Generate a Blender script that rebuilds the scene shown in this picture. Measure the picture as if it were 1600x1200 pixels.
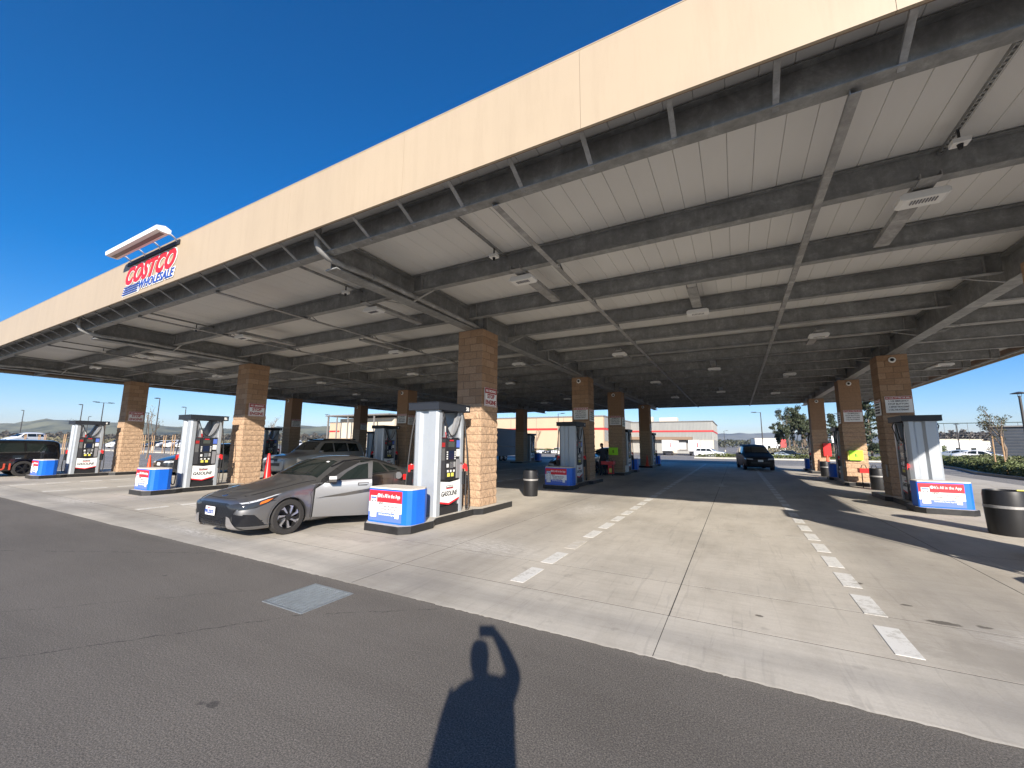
import bpy, bmesh, math, random
from math import radians as R, sin, cos, pi, sqrt, atan2
from mathutils import Vector, Matrix
from mathutils.bvhtree import BVHTree
random.seed(7)
S = bpy.context.scene
for o in list(bpy.data.objects): bpy.data.objects.remove(o)
COL = S.collection
# ------------------------------------------------------------------ camera
CAMH = 1.75; FPX = 637.38; YAW, PITCH, ROLL = .4995, .1441, .0082
FWD = Vector((-sin(YAW)*cos(PITCH), cos(YAW)*cos(PITCH), sin(PITCH)))
RT = Vector((cos(YAW), sin(YAW), 0)); UP = RT.cross(FWD)
R2 = RT*cos(ROLL)+UP*sin(ROLL); U2 = UP*cos(ROLL)-RT*sin(ROLL)
cd = bpy.data.cameras.new('camera'); cam = bpy.data.objects.new('camera', cd); COL.objects.link(cam)
cam.matrix_world = Matrix(((R2.x, U2.x, -FWD.x, 0), (R2.y, U2.y, -FWD.y, 0), (R2.z, U2.z, -FWD.z, CAMH), (0, 0, 0, 1)))
cd.sensor_width = 36; cd.lens = 36*FPX/1600; cd.clip_start = .02; cd.clip_end = 30000
S.camera = cam
def at(px, depth, z=0.):
    """place on the ground that the photograph's column px shows at this depth along the view axis"""
    f = FWD.copy(); f.z = 0; f.normalize()
    p = f*depth+RT*((px-800)/FPX*depth*cos(PITCH))
    return Vector((p.x, p.y, z))
# ------------------------------------------------------------------ light
w = bpy.data.worlds.new('World'); S.world = w; w.use_nodes = True
nt = w.node_tree; nt.nodes.clear()
sk = nt.nodes.new('ShaderNodeTexSky'); sk.sky_type = 'NISHITA'; sk.sun_disc = False
SUN = Vector((.4878, -.7823, .3875)).normalized()
sk.sun_elevation = math.asin(SUN.z); sk.sun_rotation = atan2(SUN.x, SUN.y)
sk.altitude = 0; sk.air_density = 1.0; sk.dust_density = 0.; sk.ozone_density = 5.0
bg = nt.nodes.new('ShaderNodeBackground'); bg.inputs[1].default_value = .076
wo = nt.nodes.new('ShaderNodeOutputWorld')
gm_ = nt.nodes.new('ShaderNodeHueSaturation'); gm_.inputs['Saturation'].default_value = 1.34
mx_ = nt.nodes.new('ShaderNodeMix'); mx_.data_type = 'RGBA'; mx_.blend_type = 'MULTIPLY'; mx_.inputs[0].default_value = 1; mx_.inputs[7].default_value = (1.06, .95, 1.07, 1)
nt.links.new(sk.outputs[0], gm_.inputs['Color']); nt.links.new(gm_.outputs[0], mx_.inputs[6]); nt.links.new(mx_.outputs[2], bg.inputs[0]); nt.links.new(bg.outputs[0], wo.inputs[0])
sl = bpy.data.lights.new('sun', 'SUN'); sl.energy = 4.85; sl.angle = R(.53); sl.color = (1, .915, .81)
so = bpy.data.objects.new('sun', sl); COL.objects.link(so)
so.rotation_euler = (-SUN).to_track_quat('-Z', 'Y').to_euler()
S.view_settings.view_transform = 'Standard'; S.view_settings.look = 'None'
S.view_settings.exposure = 1.02; S.view_settings.gamma = 1
try: S.view_settings.use_curve_mapping = False
except Exception: pass
S.cycles.max_bounces = 10; S.cycles.diffuse_bounces = 7
# ------------------------------------------------------------------ helpers
def tag(o, label=None, cat=None, group=None, kind=None):
    if label: o['label'] = label
    if cat: o['category'] = cat
    if group: o['group'] = group
    if kind: o['kind'] = kind
    return o
def empty(name, loc=(0, 0, 0), rz=0, label=None, cat=None, group=None):
    o = bpy.data.objects.new(name, None); COL.objects.link(o); o.location = loc; o.rotation_euler = (0, 0, rz)
    o.empty_display_size = .2
    return tag(o, label, cat, group)
def link(name, me, parent=None, loc=(0, 0, 0), rot=(0, 0, 0)):
    o = bpy.data.objects.new(name, me); COL.objects.link(o); o.location = loc; o.rotation_euler = rot
    if parent: o.parent = parent
    return o
def kids(o): return [c for c in COL.objects if c.parent == o]
CH = {}
def copy_tree(o, parent=None, childmap=None):
    if childmap is None:
        childmap = {}
        for c in COL.objects:
            if c.parent: childmap.setdefault(c.parent.name, []).append(c)
    c = o.copy(); COL.objects.link(c)
    if parent: c.parent = parent
    for k in childmap.get(o.name, []): copy_tree(k, c, childmap)
    return c
class MB:
    def __init__(s): s.v = []; s.f = []; s.sm = []
    def add(s, vs, fs, sm=False):
        n = len(s.v); s.v += [tuple(v) for v in vs]; s.f += [tuple(n+i for i in f) for f in fs]; s.sm += [sm]*len(fs); return s
    def box(s, x0, x1, y0, y1, z0, z1):
        return s.add([(x0, y0, z0), (x1, y0, z0), (x1, y1, z0), (x0, y1, z0), (x0, y0, z1), (x1, y0, z1), (x1, y1, z1), (x0, y1, z1)],
                     [(0, 3, 2, 1), (4, 5, 6, 7), (0, 1, 5, 4), (1, 2, 6, 5), (2, 3, 7, 6), (3, 0, 4, 7)])
    def bar(s, a, b, w_, h_, up=(0, 0, 1)):
        a, b = Vector(a), Vector(b); d = (b-a).normalized(); u = Vector(up); sd = d.cross(u)
        if sd.length < 1e-4: sd = d.cross(Vector((1, 0, 0)))
        sd.normalize(); u = sd.cross(d); vs = []
        for p in (a, b):
            for i, j in ((-1, -1), (1, -1), (1, 1), (-1, 1)): vs.append(p+sd*(i*w_/2)+u*(j*h_/2))
        return s.add(vs, [(3, 2, 1, 0), (4, 5, 6, 7), (0, 1, 5, 4), (1, 2, 6, 5), (2, 3, 7, 6), (3, 0, 4, 7)])
    def tube(s, pts, r, n=8, cap=True):
        pts = [Vector(p) for p in pts]; rr = r if isinstance(r, (list, tuple)) else [r]*len(pts); vs = []; fs = []
        up = None
        for i, p in enumerate(pts):
            d = (pts[min(i+1, len(pts)-1)]-pts[max(i-1, 0)]).normalized()
            if up is None: up = Vector((0, 0, 1)) if abs(d.z) < .9 else Vector((1, 0, 0))
            sd = d.cross(up)
            if sd.length < 1e-4: sd = d.cross(Vector((0, 1, 0)))
            sd.normalize(); up = sd.cross(d)
            for k in range(n): a = 2*pi*k/n; vs.append(p+(sd*cos(a)+up*sin(a))*rr[i])
        for i in range(len(pts)-1):
            for k in range(n): fs.append((i*n+k, i*n+(k+1) % n, (i+1)*n+(k+1) % n, (i+1)*n+k))
        if cap: fs.append(tuple(range(n-1, -1, -1))); fs.append(tuple((len(pts)-1)*n+k for k in range(n)))
        return s.add(vs, fs, True)
    def lathe(s, prof, n=20, c=(0, 0, 0), axis='z'):
        vs = []; fs = []
        for r, z in prof:
            for k in range(n):
                a = 2*pi*k/n; p = (r*cos(a), r*sin(a), z)
                if axis == 'x': p = (z, r*cos(a), r*sin(a))
                if axis == 'y': p = (r*cos(a), z, r*sin(a))
                vs.append((p[0]+c[0], p[1]+c[1], p[2]+c[2]))
        for i in range(len(prof)-1):
            for k in range(n):
                q = (i*n+k, i*n+(k+1) % n, (i+1)*n+(k+1) % n, (i+1)*n+k)
                fs.append(q if axis != 'y' else q[::-1])
        return s.add(vs, fs, True)
    def prism(s, poly, a0, a1, axis='z'):
        """poly: 2D points; axis z:(x,y)  x:(y,z)  y:(x,z)"""
        n = len(poly); vs = []
        for a in (a0, a1):
            for p in poly:
                vs.append({'z': (p[0], p[1], a), 'x': (a, p[0], p[1]), 'y': (p[0], a, p[1])}[axis])
        fs = [tuple(range(n-1, -1, -1)), tuple(range(n, 2*n))]+[(i, (i+1) % n, n+(i+1) % n, n+i) for i in range(n)]
        return s.add(vs, fs)
    def mesh(s, name, m):
        me = bpy.data.meshes.new(name); me.from_pydata(s.v, [], s.f)
        for p, k in zip(me.polygons, s.sm): p.use_smooth = k
        if m: me.materials.append(m)
        bm = bmesh.new(); bm.from_mesh(me); bmesh.ops.recalc_face_normals(bm, faces=bm.faces); bm.to_mesh(me); bm.free()
        if any(s.sm): 
            try: me.set_sharp_from_angle(angle=R(38))
            except Exception: pass
        me.update(); return me
    def build(s, name, m, parent=None, loc=(0, 0, 0), rot=(0, 0, 0)):
        return link(name, s.mesh(name, m), parent, loc, rot)
# ------------------------------------------------------------------ materials
MC = {}
def mat(name, col, rough=.6, metal=0., var=.0, vs=6., bump=0., bs=80., coat=0., emit=0, col2=None, spec=.5, stretch=None, coord='Object', alpha=None):
    if name in MC: return MC[name]
    m = bpy.data.materials.new(name); m.use_nodes = True; t = m.node_tree; b = t.nodes['Principled BSDF']; MC[name] = m
    c = (*col, 1); b.inputs['Roughness'].default_value = rough; b.inputs['Metallic'].default_value = metal
    b.inputs['Base Color'].default_value = c; b.inputs['Specular IOR Level'].default_value = spec
    if coat: b.inputs['Coat Weight'].default_value = coat; b.inputs['Coat Roughness'].default_value = .03
    if emit: b.inputs['Emission Color'].default_value = c; b.inputs['Emission Strength'].default_value = emit
    if var or bump:
        tc = t.nodes.new('ShaderNodeTexCoord'); src = tc.outputs['Object']
        if coord == 'World': g = t.nodes.new('ShaderNodeNewGeometry'); src = g.outputs['Position']
        if stretch:
            mp = t.nodes.new('ShaderNodeMapping'); mp.inputs['Scale'].default_value = stretch; t.links.new(src, mp.inputs[0]); src = mp.outputs[0]
    if var:
        n = t.nodes.new('ShaderNodeTexNoise'); n.inputs['Scale'].default_value = vs; n.inputs['Detail'].default_value = 6; n.inputs['Roughness'].default_value = .65
        t.links.new(src, n.inputs['Vector'])
        r = t.nodes.new('ShaderNodeValToRGB'); r.color_ramp.elements[0].position = .3; r.color_ramp.elements[1].position = .72
        d = col2 or tuple(x*(1-var) for x in col)
        r.color_ramp.elements[0].color = (*d, 1); r.color_ramp.elements[1].color = (*[min(1, x*(1+var*.5)) for x in col], 1)
        t.links.new(n.outputs[0], r.inputs[0]); t.links.new(r.outputs[0], b.inputs['Base Color'])
        ma = t.nodes.new('ShaderNodeMapRange'); ma.inputs['To Min'].default_value = max(0, rough-.12); ma.inputs['To Max'].default_value = min(1, rough+.12)
        t.links.new(n.outputs[0], ma.inputs[0]); t.links.new(ma.outputs[0], b.inputs['Roughness'])
    if bump:
        n2 = t.nodes.new('ShaderNodeTexNoise'); n2.inputs['Scale'].default_value = bs; n2.inputs['Detail'].default_value = 5
        t.links.new(src, n2.inputs['Vector']); bp = t.nodes.new('ShaderNodeBump'); bp.inputs['Strength'].default_value = bump; bp.inputs['Distance'].default_value = .02
        t.links.new(n2.outputs[0], bp.inputs['Height']); t.links.new(bp.outputs[0], b.inputs['Normal'])
    return m
class NT:
    def __init__(s, m): s.t = m.node_tree; s.b = s.t.nodes['Principled BSDF']; s.g = s.t.nodes.new('ShaderNodeNewGeometry').outputs['Position']
    def n(s, k, **kw):
        x = s.t.nodes.new(k)
        for a, v in kw.items(): setattr(x, a, v)
        return x
    def l(s, a, b): s.t.links.new(a, b)
    def noise(s, scale, detail=5, rough=.6, stretch=None, dist=0):
        v = s.g
        if stretch: mp = s.n('ShaderNodeMapping'); mp.inputs['Scale'].default_value = stretch; s.l(v, mp.inputs[0]); v = mp.outputs[0]
        x = s.n('ShaderNodeTexNoise'); x.inputs['Scale'].default_value = scale; x.inputs['Detail'].default_value = detail
        x.inputs['Roughness'].default_value = rough; x.inputs['Distortion'].default_value = dist; s.l(v, x.inputs['Vector']); return x.outputs[0]
    def ramp(s, v, stops):
        r = s.n('ShaderNodeValToRGB'); e = r.color_ramp.elements
        while len(e) < len(stops): e.new(.5)
        for i, (p, c) in enumerate(stops): e[i].position = p; e[i].color = (*c, 1) if len(c) == 3 else c
        s.l(v, r.inputs[0]); return r.outputs[0]
    def mix(s, f, a, b, mode='MIX'):
        x = s.n('ShaderNodeMix', data_type='RGBA', blend_type=mode)
        for i, v in ((0, f), (6, a), (7, b)):
            if isinstance(v, (int, float)): x.inputs[i].default_value = v
            elif isinstance(v, tuple): x.inputs[i].default_value = (*v, 1)
            else: s.l(v, x.inputs[i])
        return x.outputs[2]
    def math(s, op, a, b=0.):
        x = s.n('ShaderNodeMath', operation=op)
        for i, v in ((0, a), (1, b)):
            if isinstance(v, (int, float)): x.inputs[i].default_value = v
            else: s.l(v, x.inputs[i])
        return x.outputs[0]
    def sep(s): x = s.n('ShaderNodeSeparateXYZ'); s.l(s.g, x.inputs[0]); return x.outputs
    def band(s, v, c, w_):   # 1 within w_ of c, soft
        d = s.math('ABSOLUTE', s.math('SUBTRACT', v, c)); x = s.n('ShaderNodeMapRange'); x.inputs[1].default_value = w_; x.inputs[2].default_value = w_*.35
        s.l(d, x.inputs[0]); return x.outputs[0]
    def bump(s, h, st, dist=.01):
        b = s.n('ShaderNodeBump'); b.inputs['Strength'].default_value = st; b.inputs['Distance'].default_value = dist; s.l(h, b.inputs['Height']); s.l(b.outputs[0], s.b.inputs['Normal'])
def blank(name, rough=.8):
    m = bpy.data.materials.new(name); m.use_nodes = True; m.node_tree.nodes['Principled BSDF'].inputs['Roughness'].default_value = rough; MC[name] = m; return m
def concrete_mat(name, base, stripes=True):
    m = blank(name, .82); N = NT(m); x, y, z = N.sep()
    big = N.noise(.35, 4, .6); mid = N.noise(1.6, 7, .7, (1, .35, 1)); fine = N.noise(60, 4, .7); streak = N.noise(5, 6, .75, (.25, 3, 1), .3)
    c = N.ramp(big, [(.3, tuple(v*.80 for v in base)), (.5, base), (.75, tuple(min(1, v*1.12) for v in base))])
    c = N.mix(.5, c, N.ramp(mid, [(.32, (.66, .64, .61)), (.55, (1, 1, 1)), (.8, (1.1, 1.1, 1.08))]), 'MULTIPLY')
    c = N.mix(.5, c, N.ramp(streak, [(.33, (.8, .79, .77)), (.55, (1, 1, 1))]), 'MULTIPLY')
    c = N.mix(.30, c, N.ramp(fine, [(.3, (.7, .7, .7)), (.65, (1.05, 1.05, 1.05))]), 'MULTIPLY')
    if stripes:   # tyre-worn and oil-darkened lanes beside the islands
        for cx in (-8.6, -4.1, -19.4, -15.0, 2.35, 6.9, -25.9):
            ln = N.math('MULTIPLY', N.band(x, cx, 1.35), N.noise(.9, 5, .65, (1, .3, 1)))
            c = N.mix(N.math('MULTIPLY', ln, .75), c, (.16, .15, .14))
        blot = N.ramp(N.noise(3.2, 3, .5), [(.66, (0, 0, 0)), (.72, (1, 1, 1))])
        c = N.mix(N.math('MULTIPLY', blot, .22), c, (.12, .11, .10))
        wht = N.ramp(N.noise(.8, 7, .8, (.6, 1.6, 1), .5), [(.62, (0, 0, 0)), (.74, (1, 1, 1))])
        c = N.mix(N.math('MULTIPLY', wht, .18), c, (.62, .60, .56))
        ym = N.band(y, 4.25, .26); c = N.mix(N.math('MULTIPLY', ym, N.math('MULTIPLY', N.noise(1.3, 6, .7), .55)), c, (.2, .19, .18))
        def spot(cx, cy, rx, ry, col, k, sc):
            nonlocal c
            vm = N.n('ShaderNodeCombineXYZ'); N.l(N.math('DIVIDE', N.math('SUBTRACT', x, cx), rx), vm.inputs[0]); N.l(N.math('DIVIDE', N.math('SUBTRACT', y, cy), ry), vm.inputs[1])
            ln = N.n('ShaderNodeVectorMath', operation='LENGTH'); N.l(vm.outputs[0], ln.inputs[0]); d = N.math('ADD', ln.outputs['Value'], N.math('MULTIPLY', N.math('SUBTRACT', N.noise(sc, 5, .7), .5), 2.2))
            mr = N.n('ShaderNodeMapRange'); mr.inputs[1].default_value = 1.05; mr.inputs[2].default_value = .75; N.l(d, mr.inputs[0])
            c = N.mix(N.math('MULTIPLY', mr.outputs[0], k), c, col)
        for a in ((1.70, 5.92, .13, .06), (2.02, 5.98, .07, .04), (1.25, 7.02, .07, .04), (1.55, 6.35, .05, .03), (2.05, 5.25, .05, .03), (.1, 5.2, .04, .03)): spot(*a, (.09, .08, .065), .85, 9)
        wn = N.ramp(N.noise(11, 7, .85, (.5, 2.2, 1), .6), [(.44, (0, 0, 0)), (.60, (1, 1, 1))])
        for cx, cy, rx, ry in ((-3.8, 6.2, 1.0, .55), (-3.6, 11.0, .6, 1.2), (2.7, 5.7, .8, .35), (-17.2, 4.6, 2.2, .28), (-9.3, 4.3, 1.5, .2), (-13.0, 6.0, 1.2, .3)):
            vm = N.n('ShaderNodeCombineXYZ'); N.l(N.math('DIVIDE', N.math('SUBTRACT', x, cx), rx), vm.inputs[0]); N.l(N.math('DIVIDE', N.math('SUBTRACT', y, cy), ry), vm.inputs[1])
            ln = N.n('ShaderNodeVectorMath', operation='LENGTH'); N.l(vm.outputs[0], ln.inputs[0]); mr = N.n('ShaderNodeMapRange'); mr.inputs[1].default_value = 1.3; mr.inputs[2].default_value = .2; N.l(ln.outputs['Value'], mr.inputs[0])
            c = N.mix(N.math('MULTIPLY', N.math('MULTIPLY', mr.outputs[0], wn), .75), c, (.72, .70, .66))
        arcs = N.ramp(N.noise(2.3, 3, .5, (6, .35, 1), 1.2), [(.60, (0, 0, 0)), (.68, (1, 1, 1))]); c = N.mix(N.math('MULTIPLY', arcs, .16), c, (.15, .14, .13))
        for a in ((-7.2, 5.7, 2.2, .5), (-13.6, 4.6, 3.0, .35), (-20.5, 4.6, 3.5, .35), (2.2, 5.1, 1.0, .4)): spot(*a, (.23, .21, .18), .35, 3)
    N.l(c, N.b.inputs['Base Color']); N.bump(fine, .25, .006); return m
EY_ = 3.79
def asphalt_mat(name, base):
    m = blank(name, .85); N = NT(m); x, y, z = N.sep()
    big = N.noise(.25, 4, .6); grit = N.noise(95, 4, .85); vo = N.n('ShaderNodeTexVoronoi'); vo.inputs['Scale'].default_value = 130; N.l(N.g, vo.inputs['Vector'])
    st = N.noise(1.2, 6, .7, (.25, 1.6, 1), .4)
    c = N.ramp(big, [(.3, tuple(v*.82 for v in base)), (.7, tuple(v*1.15 for v in base))])
    c = N.mix(.6, c, N.ramp(st, [(.3, (.84, .83, .82)), (.6, (1.06, 1.06, 1.06))]), 'MULTIPLY')
    c = N.mix(.9, c, N.ramp(grit, [(.36, (.25, .25, .25)), (.5, (1, 1, 1)), (.64, (2.3, 2.26, 2.15))]), 'MULTIPLY')
    sp = N.ramp(vo.outputs['Color'], [(.80, (0, 0, 0)), (.9, (1, 1, 1))])
    c = N.mix(N.math('MULTIPLY', sp, .28), c, (.30, .28, .25))
    spot = N.ramp(N.noise(2.6, 2, .4), [(.765, (0, 0, 0)), (.78, (1, 1, 1))]); c = N.mix(N.math('MULTIPLY', spot, .6), c, (.025, .024, .024))
    if name == 'asphalt':
        for (x0, y0, x1, y1, wd) in ((-6.4, -.3, -4.0, 2.9, .012), (-4.0, 2.9, -2.9, 3.7, .008), (-12, 1.2, -7.3, 3.7, .012), (-5.2, 3.0, -9.5, -1.5, .006)):
            dx, dy = x1-x0, y1-y0; L = sqrt(dx*dx+dy*dy); nx, ny = -dy/L, dx/L
            px = N.math('SUBTRACT', x, x0); py = N.math('SUBTRACT', y, y0)
            d = N.math('ADD', N.math('MULTIPLY', px, nx), N.math('MULTIPLY', py, ny)); d = N.math('ADD', d, N.math('MULTIPLY', N.math('SUBTRACT', N.noise(3.5, 5, .75), .5), .16))
            al = N.math('ADD', N.math('MULTIPLY', px, dx/L), N.math('MULTIPLY', py, dy/L)); inside = N.math('MULTIPLY', N.math('GREATER_THAN', al, 0.), N.math('LESS_THAN', al, L))
            br = N.ramp(N.noise(5, 4, .7), [(.42, (0, 0, 0)), (.52, (1, 1, 1))])
            c = N.mix(N.math('MULTIPLY', N.math('MULTIPLY', N.band(d, 0., wd), inside), N.math('MULTIPLY', br, .75)), c, (.022, .02, .018))
        dust = N.math('MULTIPLY', N.band(y, EY_, .14), N.noise(6, 6, .8)); c = N.mix(N.math('MULTIPLY', dust, .3), c, (.26, .235, .20))
    N.l(c, N.b.inputs['Base Color']); N.bump(grit, .6, .008); return m
def paint_mat(name, base, under, wear=.5):
    m = blank(name, .7); N = NT(m); n = N.noise(9, 7, .8); n2 = N.noise(1.1, 3, .6)
    k = N.ramp(N.math('ADD', N.math('MULTIPLY', n, .7), N.math('MULTIPLY', n2, .3)), [(wear-.04, (0, 0, 0)), (wear+.05, (1, 1, 1))])
    N.l(N.mix(k, under, base), N.b.inputs['Base Color']); return m
CON = (.52, .48, .41)
m_conc = concrete_mat('forecourt_concrete', CON); m_gutter = concrete_mat('edge_concrete', (.52, .485, .42))
m_asph = asphalt_mat('asphalt', (.115, .105, .093)); m_asph2 = asphalt_mat('old_asphalt', (.20, .19, .175))
m_joint = mat('joint_sealant', (.05, .047, .044), .9)
m_wpaint = paint_mat('worn_white_paint', (.66, .65, .61), (.44, .42, .37), .44)
m_fade = paint_mat('faded_white_paint', (.62, .60, .56), CON, .52)
def galv_mat(name, base, dark=.45):
    m = blank(name, .55); N = NT(m); N.b.inputs['Metallic'].default_value = .2
    a = N.noise(3.0, 7, .75, (1, 1, 1), .4); b = N.noise(14, 5, .7); s_ = N.noise(2.2, 6, .7, (4, 4, .3))
    c = N.ramp(a, [(.32, tuple(v*dark for v in base)), (.52, base), (.72, tuple(v*1.55 for v in base))])
    c = N.mix(.6, c, N.ramp(b, [(.3, (.75, .75, .75)), (.7, (1.15, 1.15, 1.15))]), 'MULTIPLY')
    c = N.mix(.5, c, N.ramp(s_, [(.35, (.72, .72, .71)), (.6, (1, 1, 1))]), 'MULTIPLY')
    N.l(c, N.b.inputs['Base Color']); return m
m_galv = galv_mat('galvanised_steel', (.26, .265, .262), .74); m_galvl = galv_mat('pale_galvanised_steel', (.33, .33, .325), .7)
m_deck = mat('white_deck_panel', (.64, .635, .615), .42, 0, .05, 1.6, coord='World', stretch=(1, .25, 1))
def fascia_mat():
    m = blank('beige_fascia_panel', .5); N = NT(m); x, y, z = N.sep(); b = (.405, .325, .228)
    pn = N.math('FRACT', N.math('MULTIPLY', N.math('FLOOR', N.math('DIVIDE', N.math('ADD', x, 60), 2.617)), .3819))
    c = N.mix(N.math('MULTIPLY', pn, .5), b, tuple(v*.93 for v in b))
    c = N.mix(.45, c, N.ramp(N.noise(1.6, 6, .7, (3.5, 3.5, .35)), [(.34, (.86, .85, .84)), (.55, (1, 1, 1))]), 'MULTIPLY')
    c = N.mix(.35, c, N.ramp(N.noise(.5, 3, .5), [(.35, (.92, .92, .93)), (.65, (1.03, 1.02, 1.0))]), 'MULTIPLY')
    N.l(c, N.b.inputs['Base Color']); N.bump(N.noise(.9, 2, .5, (1, 1, 1.6)), .25, .05); return m
m_fascia = fascia_mat()
m_fasin = mat('brown_fascia_back', (.18, .12, .085), .7, 0, .2, 3)
m_block_r = mat('split_face_block', (.45, .305, .195), .9, 0, .33, 16, 1.0, 34, coord='World')
m_block_s = mat('smooth_block', (.33, .205, .125), .88, 0, .22, 22, .35, 60, coord='World')
m_block_v = [mat('smooth_block_%s' % n, c, .88, 0, .2, 22, .35, 60, coord='World') for n, c in (('tan', (.34, .215, .13)), ('brown', (.30, .185, .11)), ('pale', (.37, .24, .15)))]
m_mortar = mat('mortar', (.19, .13, .09), .95)
m_lgrey = mat('light_grey_cladding', (.40, .43, .46), .36, .3, .05, 3)
m_silver = mat('brushed_silver', (.50, .51, .53), .35, .55, .08, 5)
m_black = mat('black_plastic', (.018, .018, .02), .42, 0, .3, 8)
m_cap = mat('charcoal_cap', (.016, .019, .026), .55)
m_white = mat('white_enamel', (.80, .80, .78), .45); m_white2 = mat('white_plastic', (.72, .72, .70), .5)
m_red = mat('sign_red', (.62, .018, .03), .5); m_dred = mat('dark_red_print', (.35, .02, .02), .5); m_blue = mat('sign_blue', (.02, .07, .32), .5)
m_bluep = mat('blue_plastic', (.008, .13, .62), .35, 0, .06, 3); m_lblue = mat('pale_blue_print', (.10, .17, .55), .5)
m_ink = mat('black_ink', (.015, .015, .015), .6); m_gink = mat('grey_ink', (.16, .16, .18), .6); m_yel = mat('yellow_button', (.75, .68, .12), .5)
m_screen = mat('screen_glass', (.012, .02, .05), .12); m_rub = mat('black_rubber', (.022, .022, .023), .6, 0, .3, 30)
m_kerbb = mat('black_kerb_paint', (.02, .02, .021), .38, 0, .4, 6); m_kerb = mat('kerb_concrete', (.50, .47, .41), .85, 0, .2, 4, .2, 90)
m_redp = mat('red_plastic', (.70, .02, .02), .35); m_orange = mat('cone_orange', (.85, .075, .02), .5, 0, .12, 10); m_neon = mat('neon_green', (.45, .95, .03), .5)
m_steel = mat('stainless', (.55, .56, .57), .3, .9); m_pole = mat('dark_bronze_pole', (.055, .05, .048), .5, .3)
m_glass = mat('dark_window_glass', (.010, .015, .014), .03, 0, spec=.8); m_tyre = mat('tyre_rubber', (.028, .026, .025), .75, 0, .3, 30)
m_rim = mat('alloy_rim', (.58, .58, .60), .25, .9); m_rimd = mat('dark_rim', (.03, .03, .032), .3, .5); m_chrome = mat('chrome', (.75, .75, .78), .12, 1.)
m_amber = mat('amber_lens', (.75, .16, .02), .25); m_lamp = mat('headlamp_glass', (.62, .65, .68), .1, .3); m_tail = mat('tail_lens', (.38, .01, .01), .2)
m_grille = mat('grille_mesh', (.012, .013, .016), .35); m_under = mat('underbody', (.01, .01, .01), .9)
m_bark = mat('bark', (.20, .15, .11), .9, 0, .4, 12, .5, 30); m_wood = mat('stake_wood', (.42, .27, .15), .85, 0, .25, 20)
def leaf_mat(name, c):
    m = blank(name, .6); N = NT(m); oi = N.n('ShaderNodeTexNoise'); oi.inputs['Scale'].default_value = .9; N.l(N.g, oi.inputs['Vector'])
    N.l(N.ramp(oi.outputs[0], [(.3, tuple(v*.55 for v in c)), (.55, c), (.75, tuple(v*1.6 for v in c))]), N.b.inputs['Base Color']); return m
m_euc = leaf_mat('eucalyptus_leaves', (.05, .062, .03)); m_con = leaf_mat('conifer_needles', (.04, .055, .028)); m_hedge = leaf_mat('hedge_leaves', (.105, .13, .042)); m_dry = leaf_mat('dry_brush', (.19, .17, .10))
# text ---------------------------------------------------------------
TC = {}
def text_mesh(s, size, m, bold=0., shear=0., ext=.002, width=None, spacing=1.):
    key = (s, size, m.name, bold, shear, ext, width, spacing)
    if key in TC: return TC[key]
    cu = bpy.data.curves.new('lettering', 'FONT'); cu.body = s; cu.size = size; cu.offset = bold; cu.shear = shear; cu.extrude = ext
    cu.align_x = 'CENTER'; cu.align_y = 'CENTER'; cu.space_character = spacing; cu.resolution_u = 3
    o = bpy.data.objects.new('lettering', cu); COL.objects.link(o); bpy.context.view_layer.update()
    me = bpy.data.meshes.new_from_object(o.evaluated_get(bpy.context.evaluated_depsgraph_get()))
    bpy.data.objects.remove(o); me.materials.clear(); me.materials.append(m)
    if width:
        xs = [v.co.x for v in me.vertices]; k = width/(max(xs)-min(xs)); c = (max(xs)+min(xs))/2
        for v in me.vertices: v.co.x = (v.co.x-c)*k
    TC[key] = me; return me
def text(name, s, size, m, parent, loc, face='-y', **kw):
    rot = {'-y': (pi/2, 0, 0), '+x': (pi/2, 0, pi/2), '-x': (pi/2, 0, -pi/2), '+y': (pi/2, 0, pi), '+z': (0, 0, 0)}[face]
    return link(name, text_mesh(s, size, m, **kw), parent, loc, rot)
# ================================================================== GROUND
EY = 3.79                       # edge between asphalt and concrete
XL, XR, YB = -34.2, 11.5, 43.4
def gz(y, x=0):
    t = min(1, max(0, (y-62)/45)); return -1.15*t*t*(3-2*t)
gm = MB(); ys = [-400, -40, 43.4, 52, 60, 66, 72, 80, 88, 96, 104, 112, 160, 400, 1500, 9000]; xs = [-9000, -1500, -300, -120, -60, -34, 0, 12, 40, 120, 300, 1500, 9000]
vs = [(x, y, gz(y)-.012) for y in ys for x in xs]; fs = [(j*len(xs)+i, j*len(xs)+i+1, (j+1)*len(xs)+i+1, (j+1)*len(xs)+i) for j in range(len(ys)-1) for i in range(len(xs)-1)]
gm.add(vs, fs); tag(gm.build('ground', m_asph2), kind='structure')
# the near asphalt, with a hole left for the drain grate
GX0, GX1, GY0, GY1 = -4.70, -4.02, 2.90, 3.56
a = MB()
for x0, x1, y0, y1 in ((-60, GX0, -30, EY), (GX1, 40, -30, EY), (GX0, GX1, -30, GY0), (GX0, GX1, GY1, EY)):
    a.add([(x0, y0, 0), (x1, y0, 0), (x1, y1, 0), (x0, y1, 0)], [(0, 1, 2, 3)])
tag(a.build('asphalt_apron', m_asph), kind='structure')
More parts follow.
